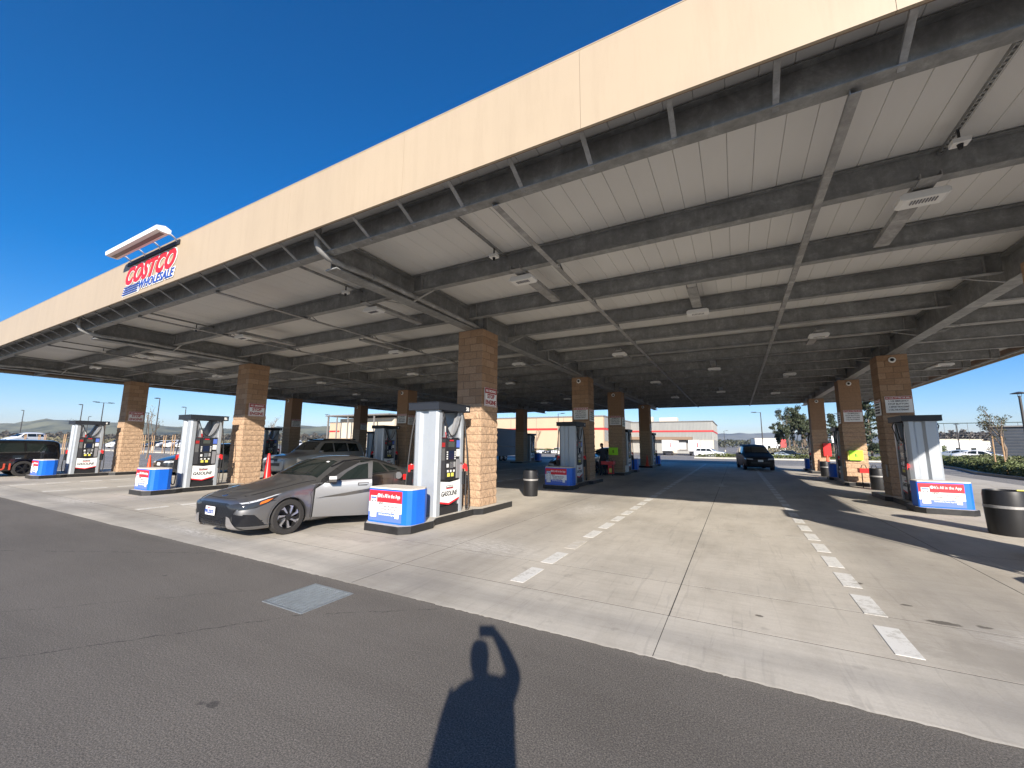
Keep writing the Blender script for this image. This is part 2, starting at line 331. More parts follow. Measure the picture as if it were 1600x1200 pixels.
# slabs
fc = empty('forecourt'); fc['kind'] = 'structure'
fb = MB().box(XL, XR, EY, YB, -.02, .0028).build('joint_bed', m_joint, fc)
gapx = [-.72+k*3.633 for k in range(-9, 4)]; gapx = [XL]+[x for x in gapx if XL+1 < x < XR-1]+[XR]
gapy = [EY, 4.74, 5.83, 9.7, 14.0, 18.3, 22.6, 26.9, 31.2, 35.5, 39.5, YB]
smesh = {}
for j in range(len(gapy)-1):
    for i in range(len(gapx)-1):
        g_ = .006
        x0, x1 = gapx[i]+g_, gapx[i+1]-g_; y0, y1 = gapy[j]+(.007 if j else 0), gapy[j+1]-.007
        if j == 0 and i % 2 == 1: x0 -= .005
        k = (round(x1-x0, 3), round(y1-y0, 3), j == 0)
        if k not in smesh:
            hx, hy = (x1-x0)/2, (y1-y0)/2; b = .0004
            mb = MB().add([(-hx, -hy, -.012), (hx, -hy, -.012), (hx, hy, -.012), (-hx, hy, -.012), (-hx, -hy, 0), (hx, -hy, 0), (hx, hy, 0), (-hx, hy, 0), (-hx+b, -hy+b, .004), (hx-b, -hy+b, .004), (hx-b, hy-b, .004), (-hx+b, hy-b, .004)],
                          [(0, 1, 5, 4), (1, 2, 6, 5), (2, 3, 7, 6), (3, 0, 4, 7), (4, 5, 9, 8), (5, 6, 10, 9), (6, 7, 11, 10), (7, 4, 8, 11), (8, 9, 10, 11)])
            smesh[k] = mb.mesh('concrete_slab', m_gutter if j == 0 else m_conc)
        link('concrete_slab', smesh[k], fc, ((x0+x1)/2, (y0+y1)/2, 0))
rb_ = random.Random(5); bead = MB(); pa = []; pb = []; x = -60.
while x < 12: pa.append((x, EY-.004-rb_.random()**2*.02, .0045)); pb.append((x, EY+.012, .0062)); x += rb_.uniform(.012, .06) if -10 < x < 3 else .5
bead.add(pa+pb, [(i, i+1, len(pa)+i+1, len(pa)+i) for i in range(len(pa)-1)]); tag(bead.build('slab_edge_bead', m_gutter), kind='structure')
# lane markings
lm = empty('lane_markings'); lm['kind'] = 'structure'
mk = MB().box(-.095, .095, -.325, .325, 0, .0035).mesh('lane_dash', m_wpaint); mkf = MB().box(-.095, .095, -.325, .325, 0, .0035).mesh('lane_dash', m_fade)
for k in range(46):
    y = 5.18+k*.965
    if y > 42.8: break
    for x in (-2.57, 1.17, -13.47, -9.73, -24.37, -20.63):
        if x in (-13.47, -20.63, -24.37, -9.73) and y > 33: continue
        f = (x == -2.57 and k in (2,)) 
        link('lane_dash', mkf if f or (x == -2.57 and k == 3 and 0) else mk, lm, (x, y if not (k == 0 and x == -2.57) else y+.02, .0045))
ar = MB()
for x, y in ((-.7, 20.5), (-11.6, 20.5)):
    ar.prism([(x-.09, y+.9), (x-.09, y-.2), (x-.35, y-.2), (x, y-.9), (x+.35, y-.2), (x+.09, y-.2), (x+.09, y+.9)], .0045, .008, 'z')
ar.build('lane_arrow', m_fade, lm)
# drain grate
dg = empty('drain_grate', ((GX0+GX1)/2, (GY0+GY1)/2, 0), 0, 'square galvanised steel drain grate set in the dark asphalt', 'drain grate')
hx, hy = (GX1-GX0)/2, (GY1-GY0)/2
fr = MB()
for a_ in ((-hx, hx, -hy, -hy+.03), (-hx, hx, hy-.03, hy), (-hx, -hx+.03, -hy+.03, hy-.03), (hx-.03, hx, -hy+.03, hy-.03)): fr.box(*a_, -.05, .006)
m_grate = mat('grate_steel', (.34, .38, .41), .45, .55, .2, 12)
fr.build('frame', m_grate, dg); MB().box(-hx, hx, -hy, hy, -.25, -.2).build('pit', m_under, dg)
b = MB(); n = 24
for k in range(1, n): y = -hy+.03+(2*hy-.06)*k/n; b.box(-hx+.03, hx-.03, y-.006, y+.006, -.03, .004)
o = b.build('bearing_bar', m_grate, dg); o['kind'] = 'stuff'
b = MB(); n = 9
for k in range(1, n): x = -hx+.03+(2*hx-.06)*k/n; b.box(x-.005, x+.005, -hy+.03, hy-.03, -.02, .0055)
o = b.build('cross_bar', m_grate, dg); o['kind'] = 'stuff'
# ================================================================== CANOPY
CX0, CX1, CY0, CY1 = -32.25, 9.15, 3.88, 38.85
ZF0, ZF1, ZD, ZG, ZP = 5.17, 6.15, 5.40, 4.80, 5.0
COLX = {'A': -27.95, 'B': -17.09, 'C': -6.19, 'D': 4.76}; COLY = [9.36, 18.29, 24.39, 33.20]
cp = empty('fuel_canopy', ((CX0+CX1)/2, (CY0+CY1)/2, 0), 0, 'huge flat canopy over the pumps with beige fascia and galvanised beams', 'canopy')
cl = Vector(cp.location)
def cbuild(mb, name, m): o = mb.build(name, m, cp); o.location = -cl; return o
def clink(name, me, loc, rot=(0, 0, 0)): return link(name, me, cp, Vector(loc)-cl, rot)
npan = 138; pw = (CX1-CX0-.1)/npan
pmesh = [MB().prism([(-pw/2+.0015, -.004), (-pw/2+.006, -.010), (pw/2-.006, -.010), (pw/2-.0015, -.004), (pw/2-.0015, .03), (-pw/2+.0015, .03)], CY0+.06, CY1-.06, 'y').mesh('roof_panel', m_deck) for _ in range(1)]
for k in range(npan):
    clink('roof_panel', pmesh[0], (CX0+.05+pw*(k+.5), 0, ZD+random.uniform(0, .004)))
cbuild(MB().box(CX0+.04, CX1-.04, CY0+.04, CY1-.04, ZD+.036, ZD+.12), 'roof_deck', m_galv)
# fascia panels
xj = [1.33-2.617*k for k in range(13)]; fx = [CX0]+sorted(x for x in xj+[3.95, 6.56] if CX0+.5 < x < CX1-.5)+[CX1]
for i in range(len(fx)-1):
    cbuild(MB().box(fx[i]+.0018, fx[i+1]-.0018, CY0, CY0+.035, ZF0, ZF1), 'fascia_panel', m_fascia)
    cbuild(MB().box(fx[i]+.0018, fx[i+1]-.0018, CY1-.035, CY1, ZF0-.12, ZF1), 'fascia_panel', m_fascia)
fy = [CY0+.036]+[CY0+2.69*k for k in range(1, 13)]+[CY1-.036]
for i in range(len(fy)-1):
    for x0, x1 in ((CX0, CX0+.035), (CX1-.035, CX1)):
        cbuild(MB().box(x0, x1, fy[i]+.004, fy[i+1]-.004, ZF0-.13, ZF1), 'fascia_panel', m_fascia)
cbuild(MB().box(CX0+.04, CX1-.04, CY0+.037, CY0+.07, ZF0+.02, ZF1-.02).box(CX0+.04, CX1-.04, CY1-.07, CY1-.037, ZF0-.08, ZF1-.02).box(CX0+.037, CX0+.07, CY0+.075, CY1-.075, ZF0, ZF1-.02).box(CX1-.07, CX1-.037, CY0+.075, CY1-.075, ZF0, ZF1-.02), 'fascia_backing', m_fasin)
cbuild(MB().box(CX0-.004, CX1+.004, CY0-.004, CY0+.08, ZF1+.002, ZF1+.014), 'coping', m_fascia)
# purlins
PY = [4.38+2.14*k for k in range(17)]
def ibeam(L0, L1, axis, z0, z1, wf, tf=.014, tw=.012):
    m = MB()
    if axis == 'x':
        m.box(L0, L1, -wf/2, wf/2, z0, z0+tf).box(L0, L1, -wf/2, wf/2, z1-tf, z1).box(L0, L1, -tw/2, tw/2, z0+tf, z1-tf)
    else:
        m.box(-wf/2, wf/2, L0, L1, z0, z0+tf).box(-wf/2, wf/2, L0, L1, z1-tf, z1).box(-tw/2, tw/2, L0, L1, z0+tf, z1-tf)
    return m
gx = [COLX[k] for k in 'ABCD']
spans = [(CX0+.42, gx[0]-.16), (gx[0]+.16, gx[1]-.16), (gx[1]+.16, gx[2]-.16), (gx[2]+.16, gx[3]-.16), (gx[3]+.16, CX1-.42)]
for j, y in enumerate(PY):
    for x0, x1 in (spans if j else [(CX0+.42, CX1-.42)]):
        o = cbuild(ibeam(x0, x1, 'x', ZP, ZD-.03, .15 if j else .17), 'purlin', m_galv); o.location.y += y
    for x0, x1 in (spans if j else []):   # bolted end plates beside the girders
        for xx in (x0+.25, x1-.25): cbuild(MB().box(xx-.006, xx+.006, y-.072, y-.008, ZP+.015, ZD-.045), 'web_stiffener', m_galvl)
for x in gx:
    o = cbuild(ibeam(PY[0]+.15, PY[-1]-.15, 'y', ZG, ZD-.032, .30, .022, .014), 'girder', m_galv); o.location.x += x
    for y in COLY:
        for dy in (-.22, .22): cbuild(MB().box(x+.009, x+.14, y+dy-.008, y+dy+.008, ZG+.024, ZD-.056).box(x-.14, x-.009, y+dy-.008, y+dy+.008, ZG+.024, ZD-.056), 'web_stiffener', m_galvl)
    for y in PY[1::2]:
        for s in (-1, 1): cbuild(MB().bar((x+s*.15, y, ZG+.012), (x+s*.72, y, ZP-.02), .045, .012), 'flange_brace', m_galvl)
# long bracing members
for i in range(3):
    for t in (1/3, 2/3):
        x = gx[i]+(gx[i+1]-gx[i])*t+(-.15 if t < .5 else .05)
        cbuild(MB().box(x-.045, x+.045, PY[0]+.02, PY[-1], ZP-.052, ZP-.044).box(x-.045, x-.037, PY[0]+.02, PY[-1], ZP-.044, ZP-.002), 'bracing_strut', m_galvl)
        for y in PY[1:16]: cbuild(MB().bar((x+.02, y+.1, ZP-.04), (x+.02+.28, y+.02, ZD-.1), .035, .01).bar((x+.02, y+.35, ZP-.04), (x+.02, y+.09, ZP+.1), .03, .008), 'brace_angle', m_galv)
# fascia outriggers
x = CX0+.5
while x < CX1-.2:
    cbuild(MB().bar((x, CY0+.075, ZF0+.03), (x, PY[0]-.02, ZP-.012), .055, .012).bar((x-.024, CY0+.075, ZF0+.05), (x-.024, PY[0]-.02, ZP+.008), .008, .04), 'outrigger', m_galvl)
    x += .9225
# drain pipes along girders
for x in gx:
    xp = x+.10
    cbuild(MB().tube([(xp, CY0+.28, ZD-.03), (xp, CY0+.28, ZP+.10), (xp, CY0+.33, ZP+.02), (xp, CY0+.5, ZP-.06), (xp+.03, PY[0]+.3, ZP-.10), (xp+.05, 5.4, ZP-.06), (xp+.05, COLY[0]-.5, ZG+.1), (xp+.02, COLY[0]-.15, ZG+.06)], .055, 12), 'drain_pipe', m_galvl)
    cbuild(MB().tube([(xp+.05, 5.33, ZP-.062), (xp+.05, 5.41, ZP-.06)], .066, 12), 'pipe_coupling', m_galv)
    cbuild(MB().tube([(x+.18, COLY[0]+4.5, ZP+.25), (x+.18, COLY[0]+4.5, ZG+.1), (x+.18, COLY[1]-.4, ZG+.05)], .028, 8), 'drain_pipe', m_galvl)
    cbuild(MB().tube([(x+.2, COLY[2]+1.5, ZP-.08), (x+.2, CY1-1, ZP-.1)], .03, 8), 'drain_pipe', m_galvl)
# side rail seen along the right and left edges
for x in (CX1-.45, CX0+.45): cbuild(MB().box(x-.03, x+.03, CY0+.6, CY1-.6, ZP+.0, ZP+.05), 'edge_rail', m_galvl)
for x, s in ((CX1, -1), (CX0, 1)):
    for k in range(36): y = CY0+.7+k*.94; cbuild(MB().bar((x+s*.06, y, ZF0-.05), (x+s*.45, y, ZP-.005), .04, .01, (0, 1, 0)), 'outrigger', m_galvl)
# strut channels with sensors, and ceiling lights: things hung on the canopy
def canopy_light():
    t = empty('canopy_light')
    MB().prism([(-.20, 0), (.20, 0), (.24, -.03), (.24, -.075), (.20, -.095), (-.20, -.095), (-.24, -.075), (-.24, -.03)], -.13, .13, 'y').build('housing', m_white2, t)
    b = MB()
    for k in range(9): b.box(-.12+k*.03, -.108+k*.03, -.08, .02, -.105, -.096)
    b.build('lens_fin', m_gink, t); MB().box(-.05, .05, -.03, .03, 0, .03).build('mount', m_silver, t); return t
L0 = canopy_light(); used = False
names_l = {(-3.47, 6.75): 'white ceiling light under the second beam left of the middle lane', }
rows = [(6.75, 1), (14.3, 1), (21.7, 1), (29.3, 1), (10.45, 0), (18.9, 0), (27.3, 0)]
for bay, (xa, xb, xc) in {'right': (-3.45, 2.28, -.62), 'middle': (-13.1, -7.5, -10.4), 'left': (-24.6, -19.6, -22.2), 'far right': (7.3, None, None)}.items():
    for y, two in rows:
        for x in ((xa, xb) if two else (xc,)):
            if x is None or (bay == 'far right' and not two): continue
            c = L0 if not used else copy_tree(L0); used = True
            c.location = (x, y, ZP-.05)
            d = 'first' if y < 8 else 'second' if y < 12 else 'third' if y < 16 else 'fourth' if y < 20 else 'fifth' if y < 24 else 'sixth' if y < 28 else 'last'
            side = 'left' if x == xa else 'right' if x == xb else 'centre'
            tag(c, 'white ceiling light in the %s row from the front, %s in the %s bay' % (d, side, bay), 'light fitting', 'white light fittings under the canopy')
            y0 = y-.35 if two else y-1.55
            cbuild(MB().box(x-.10, x+.10, y0, y0+2.0, ZP-.014, ZP-.006).box(x-.10, x-.09, y0, y0+2.0, ZP-.006, ZP+.06).box(x+.09, x+.10, y0, y0+2.0, ZP-.006, ZP+.06), 'light_channel', m_galvl)
for i, (x, nm) in enumerate(((-3.70, 'left of the middle lane'), (2.42, 'right of the middle lane'), (-7.68, 'just left of the near girder'), (-14.4, 'beyond the second girder'), (-21.5, 'in the far left bay'))):
    y1 = 6.05
    cbuild(MB().box(x-.022, x-.016, PY[0]+.05, 6.6, ZD-.10, ZD-.06).box(x+.016, x+.022, PY[0]+.05, 6.6, ZD-.10, ZD-.06), 'strut_channel', m_galv)
    b = MB()
    for k in range(30): y = PY[0]+.08+k*.072; b.box(x-.016, x+.016, y, y+.035, ZD-.098, ZD-.092)
    o = cbuild(b, 'channel_slot', m_galv); o['kind'] = 'stuff'
    t = empty('heat_sensor', (x, y1, ZP+.17), 0, 'small white boxed sensor on the slotted channel, ' + nm, 'sensor', 'sensors on slotted channels')
    MB().box(-.075, .075, -.06, .06, -.05, .0).build('box', m_white2, t); MB().lathe([(.001, -.11), (.02, -.105), (.03, -.05)], 10).build('probe', m_black, t); MB().box(-.01, .01, -.01, .01, 0, .13).build('hanger', m_black, t)
# ================================================================== COLUMNS
def rough(me, amt):
    for v in me.vertices: pass
def block_mesh(hx, hy, rough_, seed, m):
    """block with its outer skin broken up; hx, hy half sizes"""
    rnd = random.Random(seed); bm = bmesh.new(); bmesh.ops.create_cube(bm, size=1)
    for v in bm.verts: v.co = Vector((v.co.x*2*hx, v.co.y*2*hy, v.co.z*.190))
    if rough_:
        bmesh.ops.subdivide_edges(bm, edges=[e for e in bm.edges if abs((e.verts[0].co-e.verts[1].co).z) < .01], cuts=3 if max(hx, hy) > .15 else 2, use_grid_fill=True)
        bmesh.ops.subdivide_edges(bm, edges=[e for e in bm.edges if abs((e.verts[0].co-e.verts[1].co).z) > .1], cuts=2, use_grid_fill=True)
        for v in bm.verts:
            c = v.co; edge = abs(abs(c.z)-.095) < .001
            for i, h in ((0, hx), (1, hy)):
                if abs(abs(c[i])-h) < 1e-4: c[i] += math.copysign((rnd.uniform(0, .010) if edge else rnd.uniform(.003, .022)), c[i])
    else: bmesh.ops.bevel(bm, geom=list(bm.edges), offset=.005, segments=1, affect='EDGES')
    me = bpy.data.meshes.new('block'); bm.to_mesh(me); bm.free(); me.materials.append(m)
    return me
BM = {}
for hx, hy in ((.2, .1), (.1, .2), (.1, .1)):
    BM[(hx, hy, 1)] = [block_mesh(hx-.006, hy-.006, True, k*7+int(hx*10), m_block_r) for k in range(5)]
    BM[(hx, hy, 0)] = [block_mesh(hx-.005, hy-.005, False, k, m_block_v[k]) for k in range(3)]
ZI = .15
NCRS = 23; CHH = (ZG-ZI)/NCRS
def layout(k):
    if k % 2 == 0: return [(-.2, -.3, .2, .1), (.2, -.3, .2, .1), (-.2, .3, .2, .1), (.2, .3, .2, .1), (-.3, 0, .1, .2), (.3, 0, .1, .2)]
    return [(-.3, -.2, .1, .2), (-.3, .2, .1, .2), (.3, -.2, .1, .2), (.3, .2, .1, .2), (0, -.3, .2, .1), (0, .3, .2, .1)]
RC = 13
lowres = None
def column(x, y, label, detail):
    global lowres
    t = empty('column', (x, y, ZI), 0, label, 'column', 'block columns holding up the canopy')
    MB().box(-.39, .39, -.39, .39, 0, ZG-ZI-.001).build('mortar_core', m_mortar, t)
    if detail:
        for k in range(NCRS):
            for bx, by, hx, hy in layout(k):
                me = random.choice(BM[(hx, hy, 1 if k < RC else 0)])
                o = link('block', me, t, (bx*1.005, by*1.005, (k+.5)*CHH)); 
                if k < RC and random.random() < .5: o.rotation_euler.z = pi
    else:
        if lowres is None:
            lowres = []
            for lo, hi, rg, m in ((0, RC, 1, m_block_r), (RC, NCRS, 0, m_block_s)):
                b = MB()
                for k in range(lo, hi):
                    for bx, by, hx, hy in layout(k):
                        me = random.choice(BM[(hx, hy, rg)]) if rg else None
                        if rg: b.add([(v.co.x+bx, v.co.y+by, v.co.z+(k+.5)*CHH) for v in me.vertices], [tuple(p.vertices) for p in me.polygons])
                        else: b.box(bx-hx+.003, bx+hx-.003, by-hy+.003, by+hy-.003, k*CHH+.003, (k+1)*CHH-.003)
                lowres.append(b.mesh('blockwork', m))
        for me in lowres: o = link('blockwork', me, t); o['kind'] = 'stuff'
    MB().box(-.2, .2, -.2, .2, ZG-ZI, ZG-ZI+.02).build('bearing_plate', m_galv, t) if 0 else None
    return t
where = {'A': 'in the leftmost row', 'B': 'in the second row from the left, behind the parked grey sedan', 'C': 'in the row behind the nearest pump', 'D': 'in the right-hand row'}
rank = ['front', 'second', 'third', 'rearmost']
for r_ in 'ABCD':
    for j, y in enumerate(COLY):
        column(COLX[r_], y, '%s tan block column %s' % (rank[j], where[r_]), (r_, j) in (('C', 0), ('B', 0), ('A', 0), ('D', 1), ('C', 1), ('D', 0)))
# ================================================================== ISLANDS
def island_poly(sgn):
    p = [(-.45, -3.30), (-.62, -3.12), (-.62, -2.45), (-.47, -2.2), (-.47, -.75), (-.62, -.55), (-.62, .95), (.62, .95), (.62, -.55), (.47, -.75), (.47, -2.2), (.62, -2.45), (.62, -3.12), (.45, -3.30)]
    return p if sgn > 0 else [(x, -y) for x, y in p][::-1]
def island_proto(sgn):
    t = empty('fuel_island'); P = island_poly(sgn)
    MB().prism(P, 0, ZI-.004, 'z').build('kerb', m_kerbb, t)
    q = [(x*.955, y*.992) for x, y in P]; MB().prism(q, ZI-.003, ZI, 'z').build('island_top', m_kerb, t); return t
ISP = {1: island_proto(1), -1: island_proto(-1)}; usedp = set()
# sign box ----------------------------------------------------------
def sign_box_proto():
    t = empty('sign_box'); W_, D_, H_ = .56, .30, .66
    pl = [(-W_, -D_+.02), (-W_+.02, -D_), (W_-.20, -D_), (W_-.09, -D_+.02), (W_-.02, -D_+.09), (W_, -D_+.2), (W_, D_-.15), (W_-.05, D_-.04), (W_-.15, D_), (-W_+.15, D_), (-W_, D_-.15)]
    MB().prism(pl, .0, H_, 'z').build('body', m_bluep, t)
    MB().prism([(x*.985, y*.975) for x, y in pl], H_+.001, H_+.03, 'z').build('lid', mat('bleached_lid', (.62, .57, .50), .6), t)
    x0, x1 = -W_+.03, W_-.20; y = -D_
    MB().box(x0, x1, y-.006, y-.001, .40, .63).build('red_header', m_red, t)
    MB().box(x0, x1, y-.006, y-.001, .20, .399).build('white_panel', m_white, t)
    MB().box(x0, x1, y-.006, y-.001, .03, .199).build('blue_panel', m_lblue, t)
    cx = (x0+x1)/2
    text('lettering', "It's All in the App", .105, m_white, t, (cx+.135, y-.008, .525), bold=.0008, width=.52)
    MB().lathe([(.001, -.009), (.038, -.009), (.038, -.006)], 16, (x0+.27, y, .53), 'y').build('app_emblem', m_white, t)
    text('lettering', 'C', .055, m_red, t, (x0+.27, y-.011, .53), bold=.002)
    ph = MB().box(x0+.05, x0+.22, y-.012, y-.0065, .10, .52).build('phone_print', m_white, t)
    MB().box(x0+.04, x0+.23, y-.0068, y-.006, .09, .53).build('phone_edge', m_ink, t)
    MB().box(x0+.06, x0+.21, y-.0135, y-.0125, .46, .50).build('phone_header', m_lblue, t)
    b = MB()
    for k, zz in enumerate((.40, .34, .28, .22, .17)):
        for xx in (x0+.07, x0+.15): b.box(xx, xx+.05, y-.0135, y-.0125, zz, zz+.03 if k < 1 else zz+.012)
    b.build('phone_tiles', m_gink, t)
    text('lettering', 'NEW!', .05, m_ink, t, (x0+.33, y-.008, .375), bold=.001)
    for k, s_ in enumerate(('Pay, Digital Membership,', 'Convenience and more with', 'the Costco App')):
        text('lettering', s_, .055, m_gink, t, (cx+.10-.02*k, y-.008, .325-.05*k), bold=.0006, width=.50-.08*k if k else .50)
    text('lettering', 'Download the Costco App today', .045, m_white, t, (cx+.07, y-.008, .165), bold=.001, width=.46)
    MB().box(x1-.17, x1-.07, y-.008, y-.0065, .11, .21).build('code_patch', m_white, t)
    return t
SB = sign_box_proto()
# pump ----------------------------------------------------------------
def pump_proto():
    t = empty('fuel_pump')
    ep = [(-.36, .16), (-.36, .07), (-.27, 0), (-.17, 0), (-.11, .07), (.03, .07), (.09, 0), (.31, 0), (.36, .04), (.36, .16)]
    MB().prism([(x, y-.53) for x, y in ep], 0, 2.33, 'z').build('end_cover', m_lgrey, t)
    MB().prism([(-x, -y+.53) for x, y in ep], 0, 2.33, 'z').build('end_cover', m_lgrey, t)
    MB().box(-.44, .44, -.61, .61, 2.335, 2.49).build('top_cap', m_cap, t)
    MB().box(-.45, .45, -.62, .62, 2.491, 2.505).build('cap_lid', m_cap, t)
    MB().box(-.29, .29, -.365, .365, .02, 1.70).build('cabinet', m_black, t)
    for s in (-1, 1):   # per side
        MB().prism([(.06, 1.72), (.365, 1.72), (.365, 2.33), (.30, 2.33)], s*.24, s*.31, 'x').build('upper_wing', m_silver, t)
        MB().prism([(-.365, 1.72), (-.16, 1.72), (-.30, 2.33), (-.365, 2.33)], s*.24, s*.31, 'x').build('upper_wing', m_silver, t)
        fc_ = '+x' if s > 0 else '-x'; X = s*.33
        def bx(name, y0, y1, z0, z1, m, d0=.0, d1=.006):
            if s < 0: y0, y1 = -y1, -y0
            xs_ = sorted((X+s*d0, X+s*d1)); return MB().box(xs_[0], xs_[1], y0, y1, z0, z1)
        dp = MB().box(min(s*.291, X), max(s*.291, X), -.36, .36, .74, 1.70).build('display_panel', m_black, t)
        def sub(name, y0, y1, z0, z1, m, d1=.006): return bx(name, y0, y1, z0, z1, m, .001, d1).build(name, m, dp)
        sub('side_column', -.355, -.20, .78, 1.68, mat('graphite', (.045, .045, .05), .45), .012)
        sub('notice', -.335, -.22, 1.50, 1.60, m_dred, .015); sub('notice', -.335, -.22, 1.20, 1.47, mat('faint_print', (.12, .12, .12), .6), .015)
        sub('console', -.18, .20, .80, 1.68, mat('console_black', (.025, .025, .028), .35), .022)
        sub('screen', -.09, .11, 1.22, 1.42, m_screen, .028); sub('price_display', -.10, .12, 1.50, 1.62, mat('lcd', (.07, .08, .07), .3), .028)
        sub('emblem', -.06, .08, 1.635, 1.665, m_red, .03)
        for yy in (-.14, .155):
            for q in range(4): sub('key', yy-.018, yy+.018, 1.22+q*.05, 1.25+q*.05, m_white2, .03)
        sub('keypad', -.03, .08, 1.02, 1.16, m_steel, .03); sub('card_slot', .11, .17, 1.04, 1.16, mat('grey_plastic', (.3, .3, .3), .5), .034); sub('card_slot', -.15, -.09, 1.04, 1.12, m_white2, .034)
        for q in (-.13, -.02, .1): sub('button', q, q+.05, .93, .98, m_white2, .03)
        for q in (-.08, .06): sub('grade_button', q-.035, q+.045, .83, .91, m_yel, .034)
        sub('decal', .22, .35, 1.49, 1.66, m_lblue, .012); sub('decal', .22, .35, 1.28, 1.45, m_white2, .012)
        sub('nozzle_boot', .23, .34, .78, 1.22, mat('boot_grey', (.22, .22, .23), .5), .03)
        ld = bx('lower_door', -.365, .365, .26, .735, m_white, .001, .012)
        ld = MB().prism([(s*y, z) for y, z in ((-.365, .735), (-.365, .30), (-.02, .24), (.365, .34), (.365, .735), (0, .70))], X, X+s*.012, 'x').build('lower_door', m_white, t)
        st = MB().prism([(s*y, z) for y, z in ((-.365, .299), (-.365, .262), (-.02, .20), (.365, .30), (.365, .339), (-.02, .239))], X, X+s*.013, 'x').build('red_stripe', m_red, ld)
        text('lettering', 'GASOLINE', .15, m_ink, ld, (X+s*.014, -.005*s, .45), fc_, bold=.003, shear=.25, width=.60)
        MB().box(*sorted((X+s*.0125, X+s*.015)), -.13, .13, .575, .635).build('brand_plate', m_ink, ld); MB().box(*sorted((X+s*.0125, X+s*.0155)), -.13, .13, .555, .574).build('brand_line', m_red, ld)
        text('lettering', 'KIRKLAND', .05, m_white, ld, (X+s*.0165, 0, .607), fc_, bold=.001, width=.23)
        MB().box(min(s*.30, X), max(s*.30, X), -.365, .365, .0, .18).build('kick_panel', m_black, t)
        # nozzle and hoses
        yn = s*.50; xo = s*.40
        nz = MB().tube([(xo, yn-s*.03, 1.10), (xo+s*.03, yn+s*.01, 1.02), (xo+s*.035, yn+s*.02, .93)], [.032, .034, .026], 8).box(xo-.03, xo+.03, yn-.05, yn+.05, .99, 1.09).build('nozzle', m_redp, t)
        MB().tube([(xo, yn-s*.05, 1.08), (xo, yn-s*.12, 1.14), (xo-s*.04, yn-s*.17, 1.12)], .012, 6).build('spout', m_steel, nz)
        MB().box(xo-.05, xo+.02, yn-.06, yn+.06, .62, .92).build('holster', m_black, t)
        # hose hanging from the cap, looped to the nozzle
        pts = []
        for k in range(9): a = k/8; pts.append((xo-s*.06, s*(-.30+.70*a), 2.30-.55*(1-(2*a-1)**2)+.0*a))
        MB().tube(pts, .016, 6).build('hose', m_rub, t)
        pts = [(xo-s*.04, s*.42, 2.32), (xo, s*.47, 2.0), (xo+s*.03, s*.52, 1.5), (xo+s*.045, s*.56, 1.0), (xo+s*.06, s*.60, .45), (xo+s*.06, s*.585, .13), (xo+s*.05, s*.54, .06), (xo+s*.05, s*.49, .12), (xo+s*.045, s*.485, .5), (xo+s*.035, s*.51, .93)]
        q = []
        for i in range(len(pts)-1):
            for u in range(3):
                P0, P1, P2, P3 = [Vector(pts[max(0, min(len(pts)-1, i+d))]) for d in (-1, 0, 1, 2)]; u_ = u/3
                q.append(.5*((2*P1)+(P2-P0)*u_+(2*P0-5*P1+4*P2-P3)*u_*u_+(3*P1-P0-3*P2+P3)*u_**3))
        q.append(Vector(pts[-1])); MB().tube(q, .017, 6).build('hose', m_rub, t)
        MB().tube([(s*.36, s*-.40, 2.33), (s*.42, s*-.38, 2.2), (s*.37, s*-.36, 2.0), (s*.34, s*-.33, 1.75)], .014, 6).build('hose', m_rub, t)
    MB().box(-.29, .29, -.35, -.14, 1.705, 1.98).build('towel_box', m_white2, t)
    MB().box(-.295, .295, -.30, -.13, 1.706, 1.84).build('towel_label', m_redp, t)
    return t
PP = pump_proto()
isl_lab = {'A': 'leftmost', 'B': 'second from the left', 'C': 'middle', 'D': 'right-hand'}
boxn = 0; fi = True; fpx = True; fbx = True
for r_ in 'ABCD':
    for j, y in enumerate(COLY):
        sg = 1 if j < 2 else -1
        if sg in usedp: t = copy_tree(ISP[sg])
        else: t = ISP[sg]; usedp.add(sg)
        t.location = (COLX[r_]-.02, y, 0)
        tag(t, 'black-edged pump island at the %s column of the %s row' % (rank[j], isl_lab[r_]), 'kerb island', 'kerbed islands under the pumps')
        p = PP if fpx else copy_tree(PP); fpx = False
        p.location = (COLX[r_], y-.41-1.18*sg-(0 if sg > 0 else -.82), ZI)
        if sg < 0: p.rotation_euler.z = 0; p.location.y = y+.41+1.18
        lab = {('C', 0): 'nearest light grey fuel pump numbered 24, beside the tan block column', ('B', 0): 'light grey fuel pump with the blue box in front, left of the grey sedan', ('A', 0): 'light grey fuel pump beside the black vehicle at the far left', ('D', 1): 'light grey fuel pump with hanging hose on the right-hand island'}.get((r_, j), 'light grey fuel pump by the %s column of the %s row' % (rank[j], isl_lab[r_]))
        tag(p, lab, 'fuel pump', 'fuel pumps under the canopy')
        nb = {('C', 0): '24', ('B', 0): '16', ('A', 0): '8'}.get((r_, j))
        if nb: text('lettering', nb, .12, m_white, p, (.442, .50, 2.41), '+x', bold=.003)
        s_ = SB if fbx else copy_tree(SB); fbx = False
        s_.location = (COLX[r_], y-2.84 if sg > 0 else y+2.84, ZI)
        if sg < 0: s_.rotation_euler.z = pi
        tag(s_, 'blue poster box, %s island row, %s column' % (isl_lab[r_], rank[j]), 'sign box', 'blue sign boxes at the island ends')
